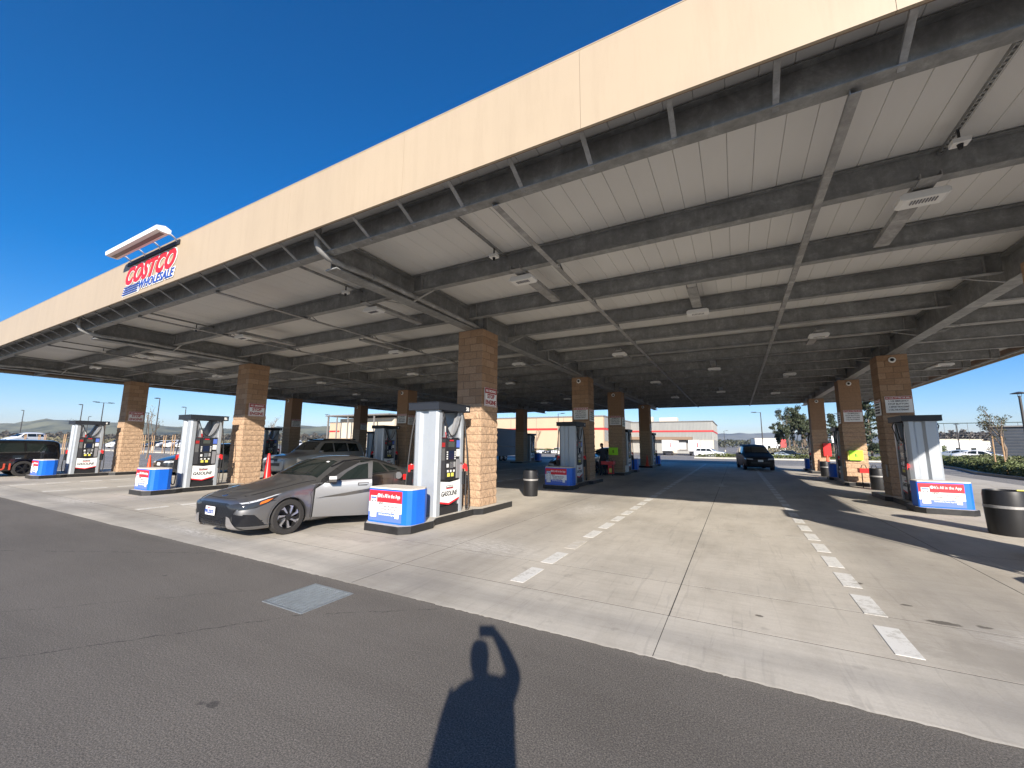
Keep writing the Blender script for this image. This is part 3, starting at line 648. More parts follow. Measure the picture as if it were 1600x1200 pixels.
# signs on columns ------------------------------------------------------
def stop_sign(loc, label):
    t = empty('stop_engine_sign', loc, 0, label, 'sign', 'stop engine signs on the front columns')
    MB().box(0, .012, -.31, .31, -.25, .25).build('plate', m_white, t)
    MB().box(.0125, .015, -.29, .29, .10, .23).build('header_band', m_dred, t)
    b = MB()
    for a_ in ((-.30, .30, -.24, -.23), (-.30, .30, .235, .245), (-.30, -.29, -.229, .234), (.29, .30, -.229, .234)): b.box(.0125, .015, *a_)
    b.build('border', m_dred, t)
    text('lettering', 'NO SMOKING', .10, m_white, t, (.017, 0, .165), '+x', bold=.002, width=.50)
    text('lettering', 'STOP', .16, m_dred, t, (.015, 0, .02), '+x', bold=.005, width=.36); text('lettering', 'ENGINE', .16, m_dred, t, (.015, 0, -.145), '+x', bold=.005, width=.52); return t
for r_, l in (('C', 'white and red stop engine sign on the column behind the nearest pump'), ('B', 'white and red stop engine sign on the column beyond the grey sedan'), ('A', 'white and red stop engine sign on the leftmost front column')):
    stop_sign((COLX[r_]+.412, COLY[0]+.02, 2.97), l)
    text('lettering', 'x', .001, m_ink, None, (0, 0, -5)) if 0 else None
def notice(loc, face, label, dark=False):
    t = empty('fire_notice', loc, 0 if face == '-y' else pi/2 if face == '+x' else -pi/2, label, 'sign', 'instruction notices on the columns')
    MB().box(-.34, .34, -.012, 0, -.27, .27).build('plate', m_white, t); MB().box(-.33, .33, -.015, -.0125, .17, .26).build('header_band', m_dred, t)
    text('lettering', 'IN CASE OF FIRE OR SPILL', .06, m_white, t, (0, -.017, .215), bold=.0012, width=.62)
    for k, s_ in enumerate(('1. USE EMERGENCY', 'STOP BUTTON', '2. REPORT THE ACCIDENT', '3. CALL THE ATTENDANT')):
        text('lettering', s_, .075, m_ink, t, (-.02 if k % 2 else 0, -.014, .11-.095*k), bold=.001, width=.5)
    return t
for r_ in 'BCD':
    for j in (1, 2, 3) if r_ != 'B' else (1, 2):
        if (r_, j) in (('D', 3), ('C', 3)): continue
        notice((COLX[r_]+(.03 if r_ != 'D' else .03), COLY[j]-.408, 3.12), '-y', 'white red-headed notice on the front of the %s column, %s row' % (rank[j], isl_lab[r_]))
for r_, j, s in (('C', 1, 1), ('C', 2, 1), ('D', 1, -1), ('D', 2, -1), ('A', 1, 1), ('A', 2, 1), ('B', 1, 1), ('C', 3, 1)):
    notice((COLX[r_]+s*.408, COLY[j]+.02, 3.05), '+x' if s > 0 else '-x', 'white notice on the side of the %s column, %s row' % (rank[j], isl_lab[r_]))
def dome(loc, label):
    t = empty('security_camera', loc, 0, label, 'camera', 'dome cameras at the column tops')
    MB().lathe([(.001, -.03), (.085, -.03), (.10, -.015), (.10, 0)], 18, axis='y').build('ring', m_white, t)
    MB().lathe([(.001, -.085), (.03, -.08), (.05, -.055), (.055, -.031)], 14, axis='y').build('lens', m_black, t)
for r_, j in (('C', 1), ('C', 2), ('C', 3), ('D', 1), ('D', 2), ('D', 3), ('B', 1), ('A', 1), ('A', 2)):
    dome((COLX[r_]+(-.05 if r_ != 'D' else .0), COLY[j]-.405, 4.62), 'white dome camera atop the %s column of the %s row' % (rank[j], isl_lab[r_]))
for r_, j in (('D', 1), ('D', 2)):
    tag(MB().box(COLX[r_]-.425, COLX[r_]-.412, COLY[j]-.28, COLY[j]-.12, .75, 1.15).build('junction_plate', mat('grey_plate', (.35, .33, .30), .6)), 'grey metal cover plate low on the %s column of the right-hand row' % rank[j], 'cover plate')
# bins ------------------------------------------------------------------
def trash_bin(x, y, r, h, label, band=m_steel):
    t = empty('trash_bin', (x, y, .004), 0, label, 'trash can', 'round black trash cans')
    MB().lathe([(.001, 0), (r*.90, 0), (r*.93, .04), (r*.97, h*.45), (r*.98, h*.62)], 26).build('drum', mat('bin_black', (.008, .008, .009), .5), t)
    MB().lathe([(r*.985, h*.60), (r*1.0, h*.605), (r*1.0, h*.66), (r*.985, h*.665)], 26).build('band', band, t)
    MB().lathe([(r*.98, h*.64), (r*.97, h*.9), (r*.93, h*.99), (r*.82, h*1.0), (r*.80, h*.95), (r*.3, h*.93), (.001, h*.93)], 26).build('lid', mat('charcoal_lid', (.013, .013, .015), .45), t)
    return t
m_band = mat('dull_band', (.36, .35, .34), .45, .4, .2, 20)
tb = trash_bin(-6.19, 12.72, .255, .85, 'dark round trash can with grey band behind the nearest pump island', m_band)
tb = trash_bin(4.76, 12.35, .335, .88, 'large black trash can at the right edge, paper stuck in its lid', m_band)
c = MB().box(.08, .30, -.16, -.13, .88, .90).build('paper_cup', m_yel, tb); c.rotation_euler = (0, 0, .3)
trash_bin(4.95, 21.9, .27, .86, 'black trash can beside the red cart on the right-hand island', m_band); trash_bin(4.4, 29.5, .26, .86, 'black trash can in shade near the far right column', m_band)
# cones -----------------------------------------------------------------
def cone(x, y, z, h, label, stripe=True, m=m_orange):
    t = empty('traffic_cone', (x, y, z), 0, label, 'traffic cone', 'traffic cones')
    k = h/.9; MB().prism([(-.19*k, -.13*k), (-.13*k, -.19*k), (.13*k, -.19*k), (.19*k, -.13*k), (.19*k, .13*k), (.13*k, .19*k), (-.13*k, .19*k), (-.19*k, .13*k)], 0, .03, 'z').build('base', m, t)
    MB().lathe([(.14*k, .031), (.125*k, .09), (.035*k, h), (.03*k, h), (.001, h)], 18).build('shell', m, t)
    if stripe: MB().lathe([(.093*k, h*.42), (.072*k, h*.60)], 18).build('reflective_collar', m_white, t); MB().lathe([(.064*k, h*.68), (.053*k, h*.78)], 18).build('reflective_collar', m_white, t)
    return t
cone(-27.86, 10.32, .15, .80, 'orange cone with white collars beside the leftmost front column')
cone(-16.85, 10.15, .15, 1.10, 'tall plain red cone behind the column beyond the grey sedan', False, m_redp)
cone(4.95, 32.2, .15, 1.0, 'orange cone with white collar at the far right column')
cone(-5.9, 31.9, .15, .8, 'orange cone in shade by the rearmost middle column')
for (x, y, l) in ((5.05, 32.72, 'red extinguisher cabinet on the far right column'), ):
    t = empty('extinguisher_cabinet', (x, y, 1.15), 0, l, 'cabinet'); MB().box(-.2, .2, -.13, .06, -.05, .75).build('body', m_redp, t); MB().box(-.16, .16, -.14, -.131, .02, .65).build('door', m_redp, t)
def neon(x, y, l):
    t = empty('supply_box', (x, y, 1.12), 0, l, 'box', 'neon boxes fixed to columns'); MB().box(-.24, .24, -.14, 0, 0, .40).build('body', m_neon, t)
    MB().box(-.25, .25, -.15, .0, .401, .43).build('lid', m_neon, t); text('lettering', 'E', .2, m_ink, t, (0, -.142, .2), bold=.004); MB().box(-.3, -.241, -.12, -.0, .02, .38).build('side_panel', m_yel, t)
neon(4.72, COLY[2]-.43, 'bright neon green box on the column above the red cart'); neon(-6.28, COLY[2]-.43, 'neon green box on the shaded middle-row column')
def cart(x, y, l):
    t = empty('tool_cart', (x, y, .0), 0, l, 'cart', 'red spill carts')
    MB().box(-.38, .30, -.22, .22, .62, .80).build('tray', m_redp, t); MB().prism([(-.02, -.17), (.27, -.17), (.24, .17), (.01, .17)], .12, .60, 'z').build('bucket', m_redp, t)
    MB().box(.05, .2, -.185, -.171, .2, .42).build('warning_label', m_yel, t); b = MB()
    for xx in (-.22, .12): b.tube([(xx-.1, -.1, .80), (xx-.05, -.1, .95), (xx+.05, -.1, .95), (xx+.1, -.1, .8)], .014, 6)
    b.build('handle', m_black, t); b = MB()
    for xx in (-.32, .24): b.box(xx-.015, xx+.015, -.2, -.17, .0, .62)
    b.build('leg', m_black, t)
cart(4.95, 22.95, 'red spill cart with yellow label beside the black trash can'); cart(-6.3, 22.9, 'red cart in deep shade in front of a middle-row column')
tag(MB().lathe([(.001, 0), (.13, 0), (.16, .36), (.15, .36), (.001, .34)], 16).build('bucket', m_white2, None, (-5.75, 24.6, .15)), 'white squeegee bucket on the middle island by the far columns', 'bucket')
# ================================================================== COSTCO sign and its light bar
sg = empty('store_sign', (-11.75, CY0-.003, 5.7), 0, 'red and blue lettered Costco Wholesale sign on the beige fascia', 'sign')
def emb(s_, size, m, rim, loc, width, bold, shear):
    text('letter_outline', s_, size, rim, sg, (loc[0], -.008, loc[1]), bold=bold+.02, shear=shear, ext=.004, width=width+.05, spacing=1.07)
    text('lettering', s_, size, m, sg, (loc[0], -.018, loc[1]), bold=bold, shear=shear, ext=.004, width=width, spacing=1.07)
emb('COSTCO', .58, m_red, m_white, (.02, .0), 2.52, .028, .35)
emb('WHOLESALE', .27, m_blue, m_white, (.42, -.33), 1.72, .006, .30)
for k in range(4):
    z = -.435+.056*k; x0 = -1.32+.025*k; MB().prism([(x0, z-.011), (-.52+.02*k, z-.011), (-.505+.02*k, z+.011), (x0+.012, z+.011)], -.03, -.012, 'y').build('speed_line', m_blue, sg)
MB().prism([(-1.36, -.47), (-.46, -.47), (-.38, -.235), (-1.29, -.235)], -.008, -.002, 'y').build('letter_outline', m_white, sg)
lb = empty('sign_light', (-11.7, 3.48, 6.20), 0, 'white light bar on brackets above the Costco sign', 'light bar')
MB().prism([(-.05, .02), (-.04, -.07), (.05, -.085), (.18, -.085), (.21, -.06), (.21, .01), (.10, .06)], -1.32, 1.32, 'x').build('housing', m_white, lb)
MB().box(-1.24, 1.24, .04, .13, -.090, -.086).build('lamp_recess', mat('recess_grey', (.16, .15, .15), .5), lb)
for x in (-1.15, -.38, .38, 1.15): MB().tube([(x, .20, -.01), (x+.01, .28, -.02), (x+.02, .36, -.08), (x+.02, .39, -.14)], .018, 8).build('bracket', m_white, lb)
MB().box(-1.30, 1.30, .372, .394, -.20, -.10).build('shadow_strip', m_cap, lb)  # added dark strip standing in for the light bar's shadow on the fascia
# ================================================================== VEHICLES
# body stations (distance behind the nose): y, zb, wl, wm, zm, ws, zs, wt, zt, zc
SEDAN = [(0, .27, .50, .60, .43, .58, .56, .46, .60, .62), (.05, .19, .68, .76, .44, .73, .60, .56, .665, .69), (.22, .16, .80, .865, .46, .84, .665, .63, .735, .765),
 (.5, .15, .86, .90, .48, .885, .75, .68, .80, .835), (.87, .15, .87, .912, .5, .90, .83, .70, .865, .905), (1.25, .15, .87, .912, .52, .90, .885, .70, .93, .97), (1.45, .15, .87, .912, .54, .895, .905, .69, .965, 1.015),
 (1.9, .15, .87, .912, .56, .885, .925, .615, 1.20, 1.255), (2.25, .15, .87, .912, .58, .88, .935, .575, 1.345, 1.40), (2.65, .15, .87, .912, .6, .88, .95, .565, 1.375, 1.432), (3.1, .15, .87, .912, .6, .88, .97, .555, 1.355, 1.41),
 (3.5, .15, .87, .915, .6, .885, .99, .545, 1.285, 1.335), (3.95, .16, .87, .915, .6, .875, 1.01, .55, 1.16, 1.205), (4.25, .18, .86, .90, .6, .855, 1.0, .60, 1.07, 1.10), (4.52, .22, .82, .87, .6, .82, .97, .62, 1.035, 1.06), (4.66, .27, .74, .80, .6, .76, .90, .60, .97, 1.0), (4.71, .36, .66, .72, .6, .68, .84, .55, .90, .92)]
SUV = [(0, .36, .70, .78, .55, .76, .80, .62, .86, .88), (.06, .30, .82, .88, .55, .86, .86, .70, .94, .96), (.3, .28, .88, .945, .6, .92, .95, .78, 1.02, 1.05), (.9, .27, .90, .96, .62, .94, 1.02, .80, 1.08, 1.12), (1.35, .27, .90, .96, .64, .94, 1.08, .80, 1.13, 1.17),
 (1.5, .27, .90, .96, .65, .94, 1.10, .78, 1.19, 1.23), (1.95, .27, .90, .96, .66, .93, 1.12, .70, 1.60, 1.63), (2.25, .27, .90, .96, .66, .93, 1.13, .68, 1.74, 1.78), (2.8, .27, .90, .96, .66, .93, 1.14, .68, 1.77, 1.82), (3.6, .27, .90, .96, .66, .93, 1.15, .68, 1.76, 1.81), (4.3, .27, .90, .96, .66, .92, 1.16, .68, 1.74, 1.79), (4.62, .28, .88, .95, .66, .90, 1.16, .68, 1.66, 1.70), (4.78, .32, .84, .91, .66, .86, 1.12, .66, 1.30, 1.34), (4.85, .40, .78, .84, .66, .80, 1.02, .62, 1.08, 1.1)]
BOX = [q if q[0] < 4.2 else (4.5, .28, .90, .96, .66, .93, 1.17, .74, 1.76, 1.80) if q[0] < 4.5 else (4.72, .29, .89, .95, .66, .92, 1.16, .72, 1.70, 1.74) if q[0] < 4.7 else (4.80, .32, .87, .93, .66, .90, 1.14, .70, 1.60, 1.64) if q[0] < 4.8 else (4.85, .38, .83, .89, .66, .86, 1.08, .66, 1.45, 1.48) for q in SUV]
def scaled(tab, L, Hh, W_=None):
    l0 = tab[-1][0]; h0 = max(t[9] for t in tab); w0 = max(t[3] for t in tab)*2; W_ = W_ or w0
    return [tuple([t[0]*L/l0]+[v*(Hh/h0) if i in (0, 3, 5, 7, 8) else v*(W_/w0) for i, v in enumerate(t[1:])]) for t in tab]
VAN = [(0, .30, .62, .72, .5, .70, .68, .5, .74, .76), (.08, .24, .76, .84, .5, .82, .76, .62, .82, .85), (.4, .20, .85, .93, .52, .90, .88, .68, .95, .99), (.9, .2, .88, .96, .55, .94, .99, .72, 1.07, 1.11), (1.1, .2, .88, .96, .55, .94, 1.02, .74, 1.14, 1.18), (1.7, .2, .88, .96, .6, .94, 1.06, .70, 1.50, 1.54), (2.1, .2, .88, .96, .6, .94, 1.07, .68, 1.68, 1.72), (2.8, .2, .88, .96, .6, .94, 1.08, .68, 1.74, 1.78), (3.8, .2, .88, .96, .6, .94, 1.09, .68, 1.73, 1.77), (4.4, .2, .88, .96, .6, .93, 1.09, .67, 1.68, 1.72), (4.75, .24, .86, .93, .6, .90, 1.07, .66, 1.45, 1.48), (4.9, .30, .80, .88, .6, .84, 1.0, .62, 1.05, 1.08)]
def paint(name, c, rough=.32, metal=.35, coat=.8): return mat(name, c, rough, metal, coat=coat)
def body_mesh(tab, wheels, wr, sub=2, arch=1.12):
    bm = bmesh.new(); rings = []
    for (y, zb, wl, wm, zm, ws, zs, wt, zt, zc) in tab:
        h = [(wl*.5, zb), (wl-.02, zb), (wl+.01, zb+.07), (wm, zm), (ws+.012, zs-.05), (ws, zs), (wt+.03, zt-.02), (wt-.06, zt+(zc-zt)*.45), (wt*.45, zc)]
        pts = [(x, z) for x, z in h]+[(-x, z) for x, z in h[::-1]]
        rings.append([bm.verts.new((x, y, z)) for x, z in pts])
    n = len(rings[0])
    for i in range(len(rings)-1):
        for k in range(n): bm.faces.new((rings[i][k], rings[i][(k+1) % n], rings[i+1][(k+1) % n], rings[i+1][k]))
    bm.faces.new(rings[0]); bm.faces.new(rings[-1][::-1])
    bmesh.ops.recalc_face_normals(bm, faces=bm.faces)
    cr = bm.edges.layers.float.get('crease_edge') or bm.edges.layers.float.new('crease_edge')
    for i in range(len(rings)-1):
        for k, c in ((5, .55), (n-1-5, .55), (2, .6), (n-1-2, .6), (6, .35), (n-1-6, .35)):
            e = bm.edges.get((rings[i][k], rings[i+1][k])); e[cr] = c
    me = bpy.data.meshes.new('body'); bm.to_mesh(me); bm.free()
    o = bpy.data.objects.new('body', me); COL.objects.link(o)
    ss = o.modifiers.new('s', 'SUBSURF'); ss.levels = ss.render_levels = sub
    cut = MB()
    for y in wheels: cut.lathe([(.001, -1.2), (wr*arch, -1.2), (wr*arch, -.58), (.001, -.58)], 28, (0, y, wr), 'x').lathe([(.001, .58), (wr*arch, .58), (wr*arch, 1.2), (.001, 1.2)], 28, (0, y, wr), 'x')
    co = cut.build('cutter', None); b = o.modifiers.new('b', 'BOOLEAN'); b.object = co; b.operation = 'DIFFERENCE'; b.solver = 'EXACT'
    bpy.context.view_layer.update()
    out = bpy.data.meshes.new_from_object(o.evaluated_get(bpy.context.evaluated_depsgraph_get()))
    bpy.data.objects.remove(o); bpy.data.objects.remove(co)
    for p in out.polygons: p.use_smooth = True
    try: out.set_sharp_from_angle(angle=R(35))
    except Exception: pass
    return out
class Skin:
    def __init__(s, me): s.b = BVHTree.FromPolygons([v.co for v in me.vertices], [tuple(p.vertices) for p in me.polygons])
    def patch(s, name, poly, face, m, parent, off=.004, seg=.09, hit=None):
        bm = bmesh.new(); D = {'L': (-1, 0, 0), 'R': (1, 0, 0), 'F': (0, 1, 0), 'B': (0, -1, 0), 'T': (0, 0, -1)}[face]; D = Vector(D)
        to = {'L': lambda a, b: Vector((3, a, b)), 'R': lambda a, b: Vector((-3, a, b)), 'F': lambda a, b: Vector((a, -3, b)), 'B': lambda a, b: Vector((a, 9, b)), 'T': lambda a, b: Vector((a, b, 4))}[face]
        vs = [bm.verts.new(to(a, b)) for a, b in poly]; bm.faces.new(vs); bmesh.ops.triangulate(bm, faces=bm.faces)
        for _ in range(5):
            es = [e for e in bm.edges if e.calc_length() > seg]
            if not es: break
            bmesh.ops.subdivide_edges(bm, edges=es, cuts=1); bmesh.ops.triangulate(bm, faces=bm.faces)
        bad = []
        for v in bm.verts:
            h, nn, i_, d = s.b.ray_cast(v.co, D)
            if h is None: bad.append(v); continue
            if nn.dot(D) > 0: nn = -nn
            v.co = h-D*off*.6+nn*off*.6
        bmesh.ops.delete(bm, geom=bad, context='VERTS')
        for f in bm.faces:
            f.smooth = True
            f.normal_update()
            if f.normal.dot(D) > 0: f.normal_flip()
        me = bpy.data.meshes.new(name); bm.to_mesh(me); bm.free(); me.materials.append(m)
        return link(name, me, parent)
    def line(s, name, pts, w_, face, m, parent, off=.003):
        for i in range(len(pts)-1):
            a, b = Vector(pts[i]), Vector(pts[i+1]); d = (b-a).normalized(); n = Vector((-d.y, d.x))*w_/2
            s.patch(name, [tuple(a-n), tuple(b-n), tuple(b+n), tuple(a+n)], face, m, parent, off, .12)
def wheel(parent, x, y, r, wdt, side, style=0, rimm=None):
    t = link('wheel', None, parent, (x, y, r)) if 0 else bpy.data.objects.new('wheel', None)
    if t.name not in COL.objects: COL.objects.link(t); t.parent = parent; t.location = (x, y, r)
    s = side; w2 = wdt/2; rr = r*.69
    MB().lathe([(rr, s*-w2), (r*.95, s*-w2), (r, s*-w2*.75), (r, s*w2*.75), (r*.96, s*w2), (rr*1.02, s*w2*1.02), (rr*.98, s*w2*.8)], 36, axis='x').build('tyre', m_tyre, t)
    b = MB().lathe([(rr*1.0, s*-w2), (rr*1.0, s*w2*.85), (rr*.95, s*w2*.9), (rr*.92, s*w2*.6), (rr*.9, s*-w2*.2), (.001, s*-w2*.2)], 30, axis='x'); b.build('rim', m_rimd, t)
    sp = MB(); n = 7 if style else 5
    for k in range(n):
        a = 2*pi*k/n
        if style: q = [(.06, a-.1), (rr*.94, a+.22), (rr*.94, a+.62), (rr*.80, a+.42), (.08, a+.35)] if k % 1 == 0 else []
        else: q = [(.05, a-.5), (rr*.93, a-.16), (rr*.93, a+.16), (.05, a+.5)]
        pl = [(rad*cos(t_), rad*sin(t_)) for rad, t_ in q]; x0, x1 = sorted((s*w2*.55, s*w2*.82)); sp.prism(pl, x0, x1, 'x')
    sp.build('spokes', rimm or m_rim, t); MB().lathe([(.001, s*w2*.86), (.032, s*w2*.86), (.055, s*w2*.83)], 14, axis='x').build('hub', m_rimd, t); return t
def vehicle(name, loc, rz, tab, wheels, wr, pm, label, cat, group=None, kind='sedan', detail=1, gfx=None):
    t = empty(name, loc, rz, label, cat, group)
    me = body_mesh(tab, wheels, wr, 2 if detail else 1); me.materials.clear(); me.materials.append(pm)
    sk_ = Skin(me); link('body', me, t); L = tab[-1][0]; W_ = max(q[3] for q in tab); H_ = max(q[9] for q in tab)
    MB().box(-W_*.82, W_*.82, wheels[0]-wr*1.1, wheels[1]+wr*1.1, tab[4][1]+.02, tab[4][1]+.32).build('underbody', m_under, t)
    for y in wheels:
        for s in (-1, 1): wheel(t, s*(W_-.115), y, wr, .21, s, kind == 'hero', m_rimd if gfx else None)
    def I(y, i):
        for a, b in zip(tab, tab[1:]):
            if a[0] <= y <= b[0]: u = (y-a[0])/(b[0]-a[0]); return a[i]+(b[i]-a[i])*u
        return tab[-1][i]
    # windscreen and rear glass from above
    yw = [q[0] for q in tab]; 
    if kind in ('sedan', 'hero'): w0, w1, r0, r1 = 1.50*L/4.71, 2.16*L/4.71, 3.40*L/4.71, 4.12*L/4.71
    elif kind == 'van': w0, w1, r0, r1 = 1.16, 1.98, 4.55*L/4.9, 4.72*L/4.9
    else: w0, w1, r0, r1 = 1.56*L/4.85, 2.08*L/4.85, 4.64*L/4.85, 4.74*L/4.85
    def gw(y, k=.0): return I(y, 7)-k
    sk_.patch('windscreen', [(-gw(w0, -.04), w0+.05), (-gw(w0, .3), w0-.01), (0, w0-.03), (gw(w0, .3), w0-.01), (gw(w0, -.04), w0+.05), (gw(w1, .03), w1), (0, w1-.04), (-gw(w1, .03), w1)], 'T', m_glass, t)
    if kind in ('sedan', 'hero'): sk_.patch('rear_window', [(-gw(r0, .05), r0), (gw(r0, .05), r0), (gw(r1, .06), r1), (-gw(r1, .06), r1)], 'T', m_glass, t)
    else:
        sk_.patch('rear_window', [(-.6, H_*.66), (.6, H_*.66), (.54, H_*.93), (-.54, H_*.93)], 'B', m_glass, t)
    sfc = ('L', 'R')
    if kind in ('sedan', 'hero'): wins = [[(1.82, .99), (2.62, 1.0), (2.66, 1.30), (2.32, 1.28), (2.02, 1.14)], [(2.74, 1.005), (3.42, 1.03), (3.32, 1.24), (3.0, 1.31), (2.74, 1.31)], [(3.50, 1.04), (3.86, 1.06), (3.62, 1.15), (3.42, 1.21)]]
    elif kind == 'van': wins = [[(1.55, 1.12), (2.25, 1.13), (2.25, 1.58), (2.0, 1.56), (1.75, 1.34)], [(2.33, 1.13), (3.45, 1.14), (3.45, 1.60), (2.33, 1.59)], [(3.53, 1.14), (4.45, 1.15), (4.35, 1.55), (3.53, 1.6)]]
    else: wins = [[(1.84, 1.18), (2.72, 1.19), (2.72, 1.63), (2.26, 1.62), (2.02, 1.42)], [(2.80, 1.19), (3.62, 1.20), (3.60, 1.63), (2.80, 1.63)], [(3.70, 1.20), (4.40, 1.22), (4.28, 1.60), (3.68, 1.62)]]
    ky = L/{'sedan': 4.71, 'hero': 4.71, 'van': 4.9}.get(kind, 4.85); kz = H_/{'sedan': 1.432, 'hero': 1.432, 'van': 1.78}.get(kind, 1.82)
    for fc_ in sfc:
        for i_, p in enumerate(wins):
            if kind == 'hero' and fc_ == 'L' and i_ == 0: continue
            sk_.patch('window', [(a*ky, b*kz) for a, b in p], fc_, m_glass, t, .005)
    zs = H_/1.432 if kind in ('sedan', 'hero') else H_/1.8
    if kind != 'hero':
        for fc_ in sfc if detail else ():
            for x in ((1.62, 2.70, 3.55) if kind == 'sedan' else (1.70, 2.76, 3.66)): sk_.line('door_seam', [(x*ky, .32*zs), (x*ky, .9*zs)], .012, fc_, m_under, t)
            for x in ((2.5, 3.38) if kind == 'sedan' else (2.55, 3.45)): sk_.patch('door_handle', [(x*ky-.09, .86*zs), (x*ky+.09, .87*zs), (x*ky+.09, .90*zs), (x*ky-.09, .89*zs)], fc_, m_chrome if gfx else pm, t, .02)
        zh = I(.3, 6); 
        for s in (-1, 1):
            sk_.patch('headlight', [(s*W_*.45, zh-.13), (s*W_*.92, zh-.10), (s*W_*.97, zh-.01), (s*W_*.5, zh-.035)], 'F', m_lamp, t, .006)
            sk_.patch('taillight', [(s*W_*.55, zh-.04), (s*W_*.92, zh-.02), (s*W_*.92, zh+.12), (s*W_*.58, zh+.09)], 'B', m_tail, t, .006)
        sk_.patch('grille', [(-W_*.42, zh-.17), (W_*.42, zh-.17), (W_*.42, zh-.05), (-W_*.42, zh-.05)], 'F', m_grille, t, .006)
        sk_.patch('lower_grille', [(-W_*.6, zh-.38), (W_*.6, zh-.38), (W_*.62, zh-.24), (-W_*.62, zh-.24)], 'F', m_grille, t, .006)
        sk_.patch('license_plate', [(-.16, zh-.25), (.16, zh-.25), (.16, zh-.12), (-.16, zh-.12)], 'F', m_white, t, .015)
        for s in (-1, 1):
            ym = wins[0][0][0]*ky+.02; MB().prism([(s*(W_*.93), I(ym, 6)+.02), (s*(W_+.16), I(ym, 6)+.03), (s*(W_+.17), I(ym, 6)+.16), (s*(W_+.02), I(ym, 6)+.15)], ym-.05, ym+.06, 'y').build('mirror', pm if detail else m_black, t)
    return t, sk_, I
# ---- the grey sedan by the nearest pump
m_hero = paint('warm_grey_paint', (.25, .248, .25), .42, .9, 1.0)
HX, HY = -8.48, 4.17
car, sk_, I_ = vehicle('grey_sedan', (HX, HY, .004), 0, SEDAN, (.88, 3.60), .325, m_hero, 'dark grey sedan refuelling by the nearest pump with its front door ajar', 'car', kind='hero')
P_ = sk_.patch
m_gloss = mat('gloss_black', (.01, .011, .014), .12); m_hl = mat('headlamp_dark', (.03, .032, .036), .08)
P_('grille', [(-.30, .24), (.30, .24), (.52, .34), (.62, .47), (.70, .575), (.40, .635), (-.40, .635), (-.70, .575), (-.62, .47), (-.52, .34)], 'F', m_grille, car, .006, .05)
b = 0
for r_ in range(5):
    for k in range(-6, 7):
        x = k*.085+(.042 if r_ % 2 else 0); z = .45+r_*.040
        if abs(x) < .52-.02*r_: P_('grille_fin', [(x-.034, z), (x, z-.013), (x+.034, z), (x, z+.013)], 'F', mat('grille_fin', (.05, .055, .065), .3, .6), car, .014, .2)
P_('intake', [(-.52, .20), (.52, .20), (.46, .40), (-.46, .40)], 'F', m_gloss, car, .006, .06)
for q in range(4): P_('intake_bar', [(-.47+.01*q, .235+.04*q), (.47-.01*q, .235+.04*q), (.47-.01*q, .243+.04*q), (-.47+.01*q, .243+.04*q)], 'F', m_grille, car, .014)
P_('number_plate', [(-.20, .41), (.12, .41), (.12, .56), (-.20, .56)], 'F', m_white, car, .03, .3)
text('lettering', 'PRL2S23', .09, m_blue, car, (-.04, -.052, .475), bold=.001, width=.27); text('lettering', 'California', .03, m_red, car, (-.04, -.052, .538), width=.12)
for s in (-1, 1):
    P_('side_intake', [(s*.60, .26), (s*.86, .235), (s*.885, .30), (s*.78, .44), (s*.60, .47)], 'F', m_gloss, car, .007, .05)
    P_('silver_blade', [(s*.46, .185), (s*.70, .185), (s*.55, .40), (s*.46, .42)], 'F', mat('satin_silver', (.50, .48, .47), .3, .7), car, .018, .05)
    P_('bumper_lip', [(s*.02, .175), (s*.68, .175), (s*.70, .195), (s*.02, .195)], 'F', m_gloss, car, .02, .08)
    P_('headlight', [(s*.42, .585), (s*.60, .53), (s*.80, .565), (s*.90, .66), (s*.88, .70), (s*.70, .645), (s*.46, .615)], 'F', m_hl, car, .010, .04)
    fc_ = 'L' if s > 0 else 'R'
    P_('headlight', [(.05, .53), (.28, .56), (.48, .635), (.64, .735), (.60, .745), (.40, .70), (.20, .65), (.06, .62)], fc_, m_hl, car, .007, .04)
    P_('running_light', [(.10, .628), (.30, .672), (.56, .742), (.70, .775), (.60, .765), (.38, .712), (.18, .662), (.09, .645)], fc_, m_lamp, car, .012, .04)
    P_('turn_lamp', [(.32, .615), (.45, .65), (.55, .705), (.45, .69), (.34, .655)], fc_, m_amber, car, .014, .04)
    P_('side_intake', [(.09, .26), (.36, .235), (.44, .27), (.26, .44), (.10, .46)], fc_, m_gloss, car, .007, .04)
    P_('side_skirt', [(1.25, .155), (3.2, .155), (3.2, .19), (1.25, .19)], fc_, m_gloss, car, .01, .12)
    P_('belt_trim', [(1.66, .955), (2.7, .975), (3.9, 1.03), (3.9, 1.04), (2.7, .99), (1.66, .97)], fc_, m_gloss, car, .007, .1)
    sk_.line('roof_rail_trim', [(1.95, 1.20), (2.3, 1.315), (2.8, 1.345), (3.3, 1.31), (3.8, 1.16)], .022, fc_, m_gloss, car, .008)
    sk_.line('wheel_lip', [(.88+.385*cos(a), .325+.385*sin(a)) for a in [R(d) for d in range(-10, 191, 20)]], .016, fc_, m_hero, car, .012)
    sk_.line('wheel_lip', [(3.60+.385*cos(a), .325+.385*sin(a)) for a in [R(d) for d in range(-10, 191, 20)]], .016, fc_, m_hero, car, .012)
    sk_.line('fender_seam', [(1.33, .25), (1.33, .60), (1.30, .72), (1.45, .90)], .007, fc_, m_under, car, .002)
    sk_.line('hood_seam', [(.24, .745), (.7, .835), (1.2, .915), (1.5, .955)], .008, fc_, m_under, car, .002)
    sk_.patch('taillight', [(s*.30, .86), (s*.80, .84), (s*.80, .92), (s*.3, .90)], 'B', m_tail, car, .008)
sk_.line('hood_edge', [(-.5, .13), (-.25, .10), (0, .09), (.25, .10), (.5, .13)], .010, 'T', m_under, car, .002)
